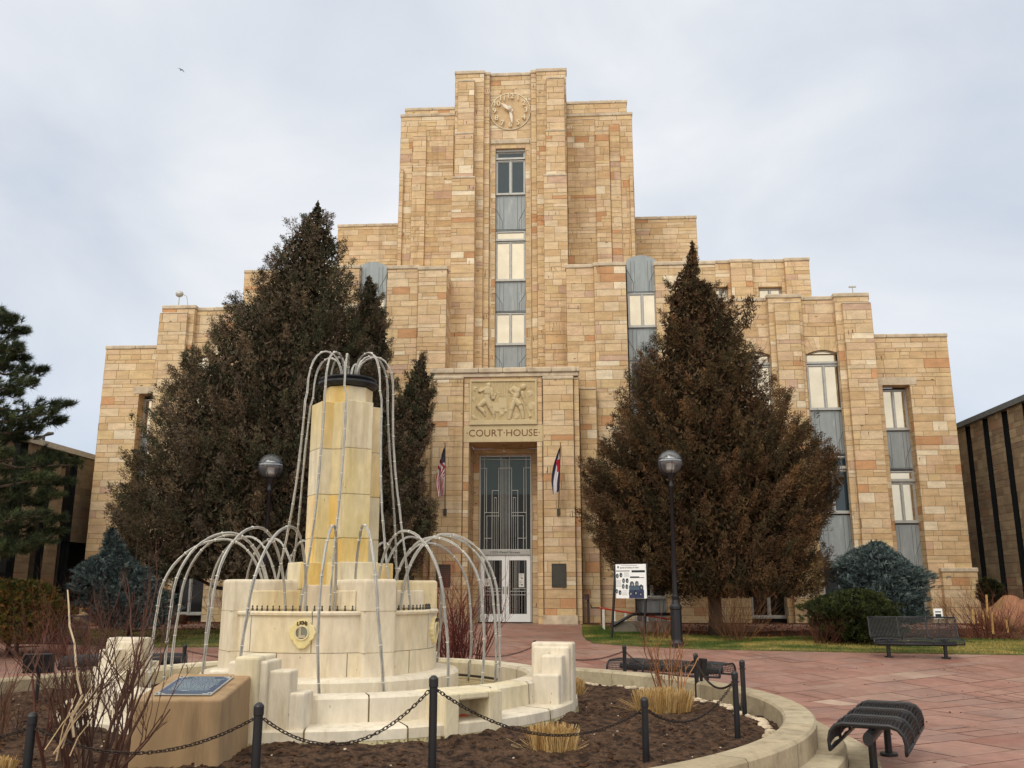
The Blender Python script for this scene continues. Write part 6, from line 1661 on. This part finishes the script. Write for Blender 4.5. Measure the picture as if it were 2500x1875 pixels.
o = leaf_mesh('bulb_leaves', P-np.array([b.x, 7.8, 0]), np.tile([0, 0, 1.], (n, 1)), g.uniform(.12, .2, n), g.uniform(.008, .014, n), np.tile(srgb(56, 88, 44), (n, 1))*g.uniform(.7, 1.3, (n, 1)), M['blade'], seed=6, jit=.35)
o.location = (b.x, 7.8, 0); tag(o, 'tuft of fresh green blades at the foot of the large foreground shrub', 'plant')
# ================================================================== camera, light, sky
cam = bpy.data.cameras.new('camera'); co = bpy.data.objects.new('camera', cam); COL.objects.link(co)
cam.sensor_width = 36; cam.lens = 36*F_PX/2500; cam.clip_end = 1500; cam.clip_start = .05
co.location = (0, 0, CAMZ); co.rotation_euler = (math.pi/2+PITCH, 0, 0)
scene.camera = co
SUN_EL, SUN_AZ = R(48), R(205)       # azimuth clockwise from +Y: from behind the camera, slightly left
w = bpy.data.worlds.new('World'); scene.world = w; w.use_nodes = True
N = w.node_tree.nodes; L = w.node_tree.links; bg = N['Background']
sky = N.new('ShaderNodeTexSky'); sky.sky_type = 'NISHITA'; sky.sun_disc = False; sky.sun_elevation = SUN_EL; sky.sun_rotation = SUN_AZ; sky.air_density = 1.2; sky.dust_density = 2.0
tc = N.new('ShaderNodeTexCoord'); sp = N.new('ShaderNodeSeparateXYZ'); L.new(tc.outputs['Generated'], sp.inputs[0])
mp = N.new('ShaderNodeMapping'); mp.inputs['Scale'].default_value = (1.0, 1.0, 1.9); mp.inputs['Rotation'].default_value = (0, .35, .2); L.new(tc.outputs['Generated'], mp.inputs['Vector'])
n1 = N.new('ShaderNodeTexNoise'); n1.inputs['Scale'].default_value = 2.3; n1.inputs['Detail'].default_value = 7; n1.inputs['Roughness'].default_value = .5; n1.inputs['Distortion'].default_value = .4
L.new(mp.outputs[0], n1.inputs['Vector'])
rp_ = N.new('ShaderNodeValToRGB'); e = rp_.color_ramp.elements
SKYK = 1.0
def sc3(c, k): return (*[x*k for x in c], 1)
e[0].position = .32; e[0].color = sc3(srgb(198, 206, 219), 11.4*SKYK); e[1].position = .68; e[1].color = sc3(srgb(236, 237, 240), 11.4*SKYK)
x = e.new(.5); x.color = sc3(srgb(217, 222, 229), 11.4*SKYK)
L.new(n1.outputs[0], rp_.inputs[0])
mx = N.new('ShaderNodeMix'); mx.data_type = 'RGBA'; mx.inputs[0].default_value = .93; L.new(sky.outputs[0], mx.inputs[6]); L.new(rp_.outputs[0], mx.inputs[7])
# bluer, darker band of cloud near the horizon ahead
h = N.new('ShaderNodeMapRange'); h.interpolation_type = 'SMOOTHSTEP'; h.inputs[1].default_value = .0; h.inputs[2].default_value = .34; h.inputs[3].default_value = 1; h.inputs[4].default_value = 0; L.new(sp.outputs['Z'], h.inputs[0])
m2 = N.new('ShaderNodeMix'); m2.data_type = 'RGBA'; m2.blend_type = 'MULTIPLY'; m2.inputs[7].default_value = (.80, .87, .97, 1); L.new(h.outputs[0], m2.inputs[0]); L.new(mx.outputs[2], m2.inputs[6])
# thinner, warmer and brighter cloud towards the hidden sun behind the viewer and overhead
vm = N.new('ShaderNodeVectorMath'); vm.operation = 'DOT_PRODUCT'; L.new(tc.outputs['Generated'], vm.inputs[0])
sd = Vector((math.sin(SUN_AZ)*math.cos(R(52)), math.cos(SUN_AZ)*math.cos(R(52)), math.sin(R(52)))); vm.inputs[1].default_value = sd
w2 = N.new('ShaderNodeMapRange'); w2.interpolation_type = 'SMOOTHSTEP'; w2.inputs[1].default_value = .15; w2.inputs[2].default_value = .95; w2.inputs[3].default_value = 0; w2.inputs[4].default_value = 1; L.new(vm.outputs['Value'], w2.inputs[0])
m3 = N.new('ShaderNodeMix'); m3.data_type = 'RGBA'; m3.inputs[7].default_value = (16.6, 15.5, 13.4, 1); L.new(w2.outputs[0], m3.inputs[0]); L.new(m2.outputs[2], m3.inputs[6])
L.new(m3.outputs[2], bg.inputs[0]); bg.inputs[1].default_value = .10
sl = bpy.data.lights.new('sun', 'SUN'); so = bpy.data.objects.new('sun', sl); COL.objects.link(so)
sl.energy = .9; sl.angle = R(20); sl.color = (1, .965, .91)
d = Vector((math.sin(SUN_AZ)*math.cos(SUN_EL), math.cos(SUN_AZ)*math.cos(SUN_EL), math.sin(SUN_EL)))
so.rotation_euler = d.to_track_quat('Z', 'Y').to_euler(); so.location = d*50
scene.view_settings.view_transform = 'Standard'; scene.view_settings.look = 'None'; scene.view_settings.exposure = 0.0; scene.view_settings.gamma = 1
scene.render.resolution_x, scene.render.resolution_y = 1024, 768
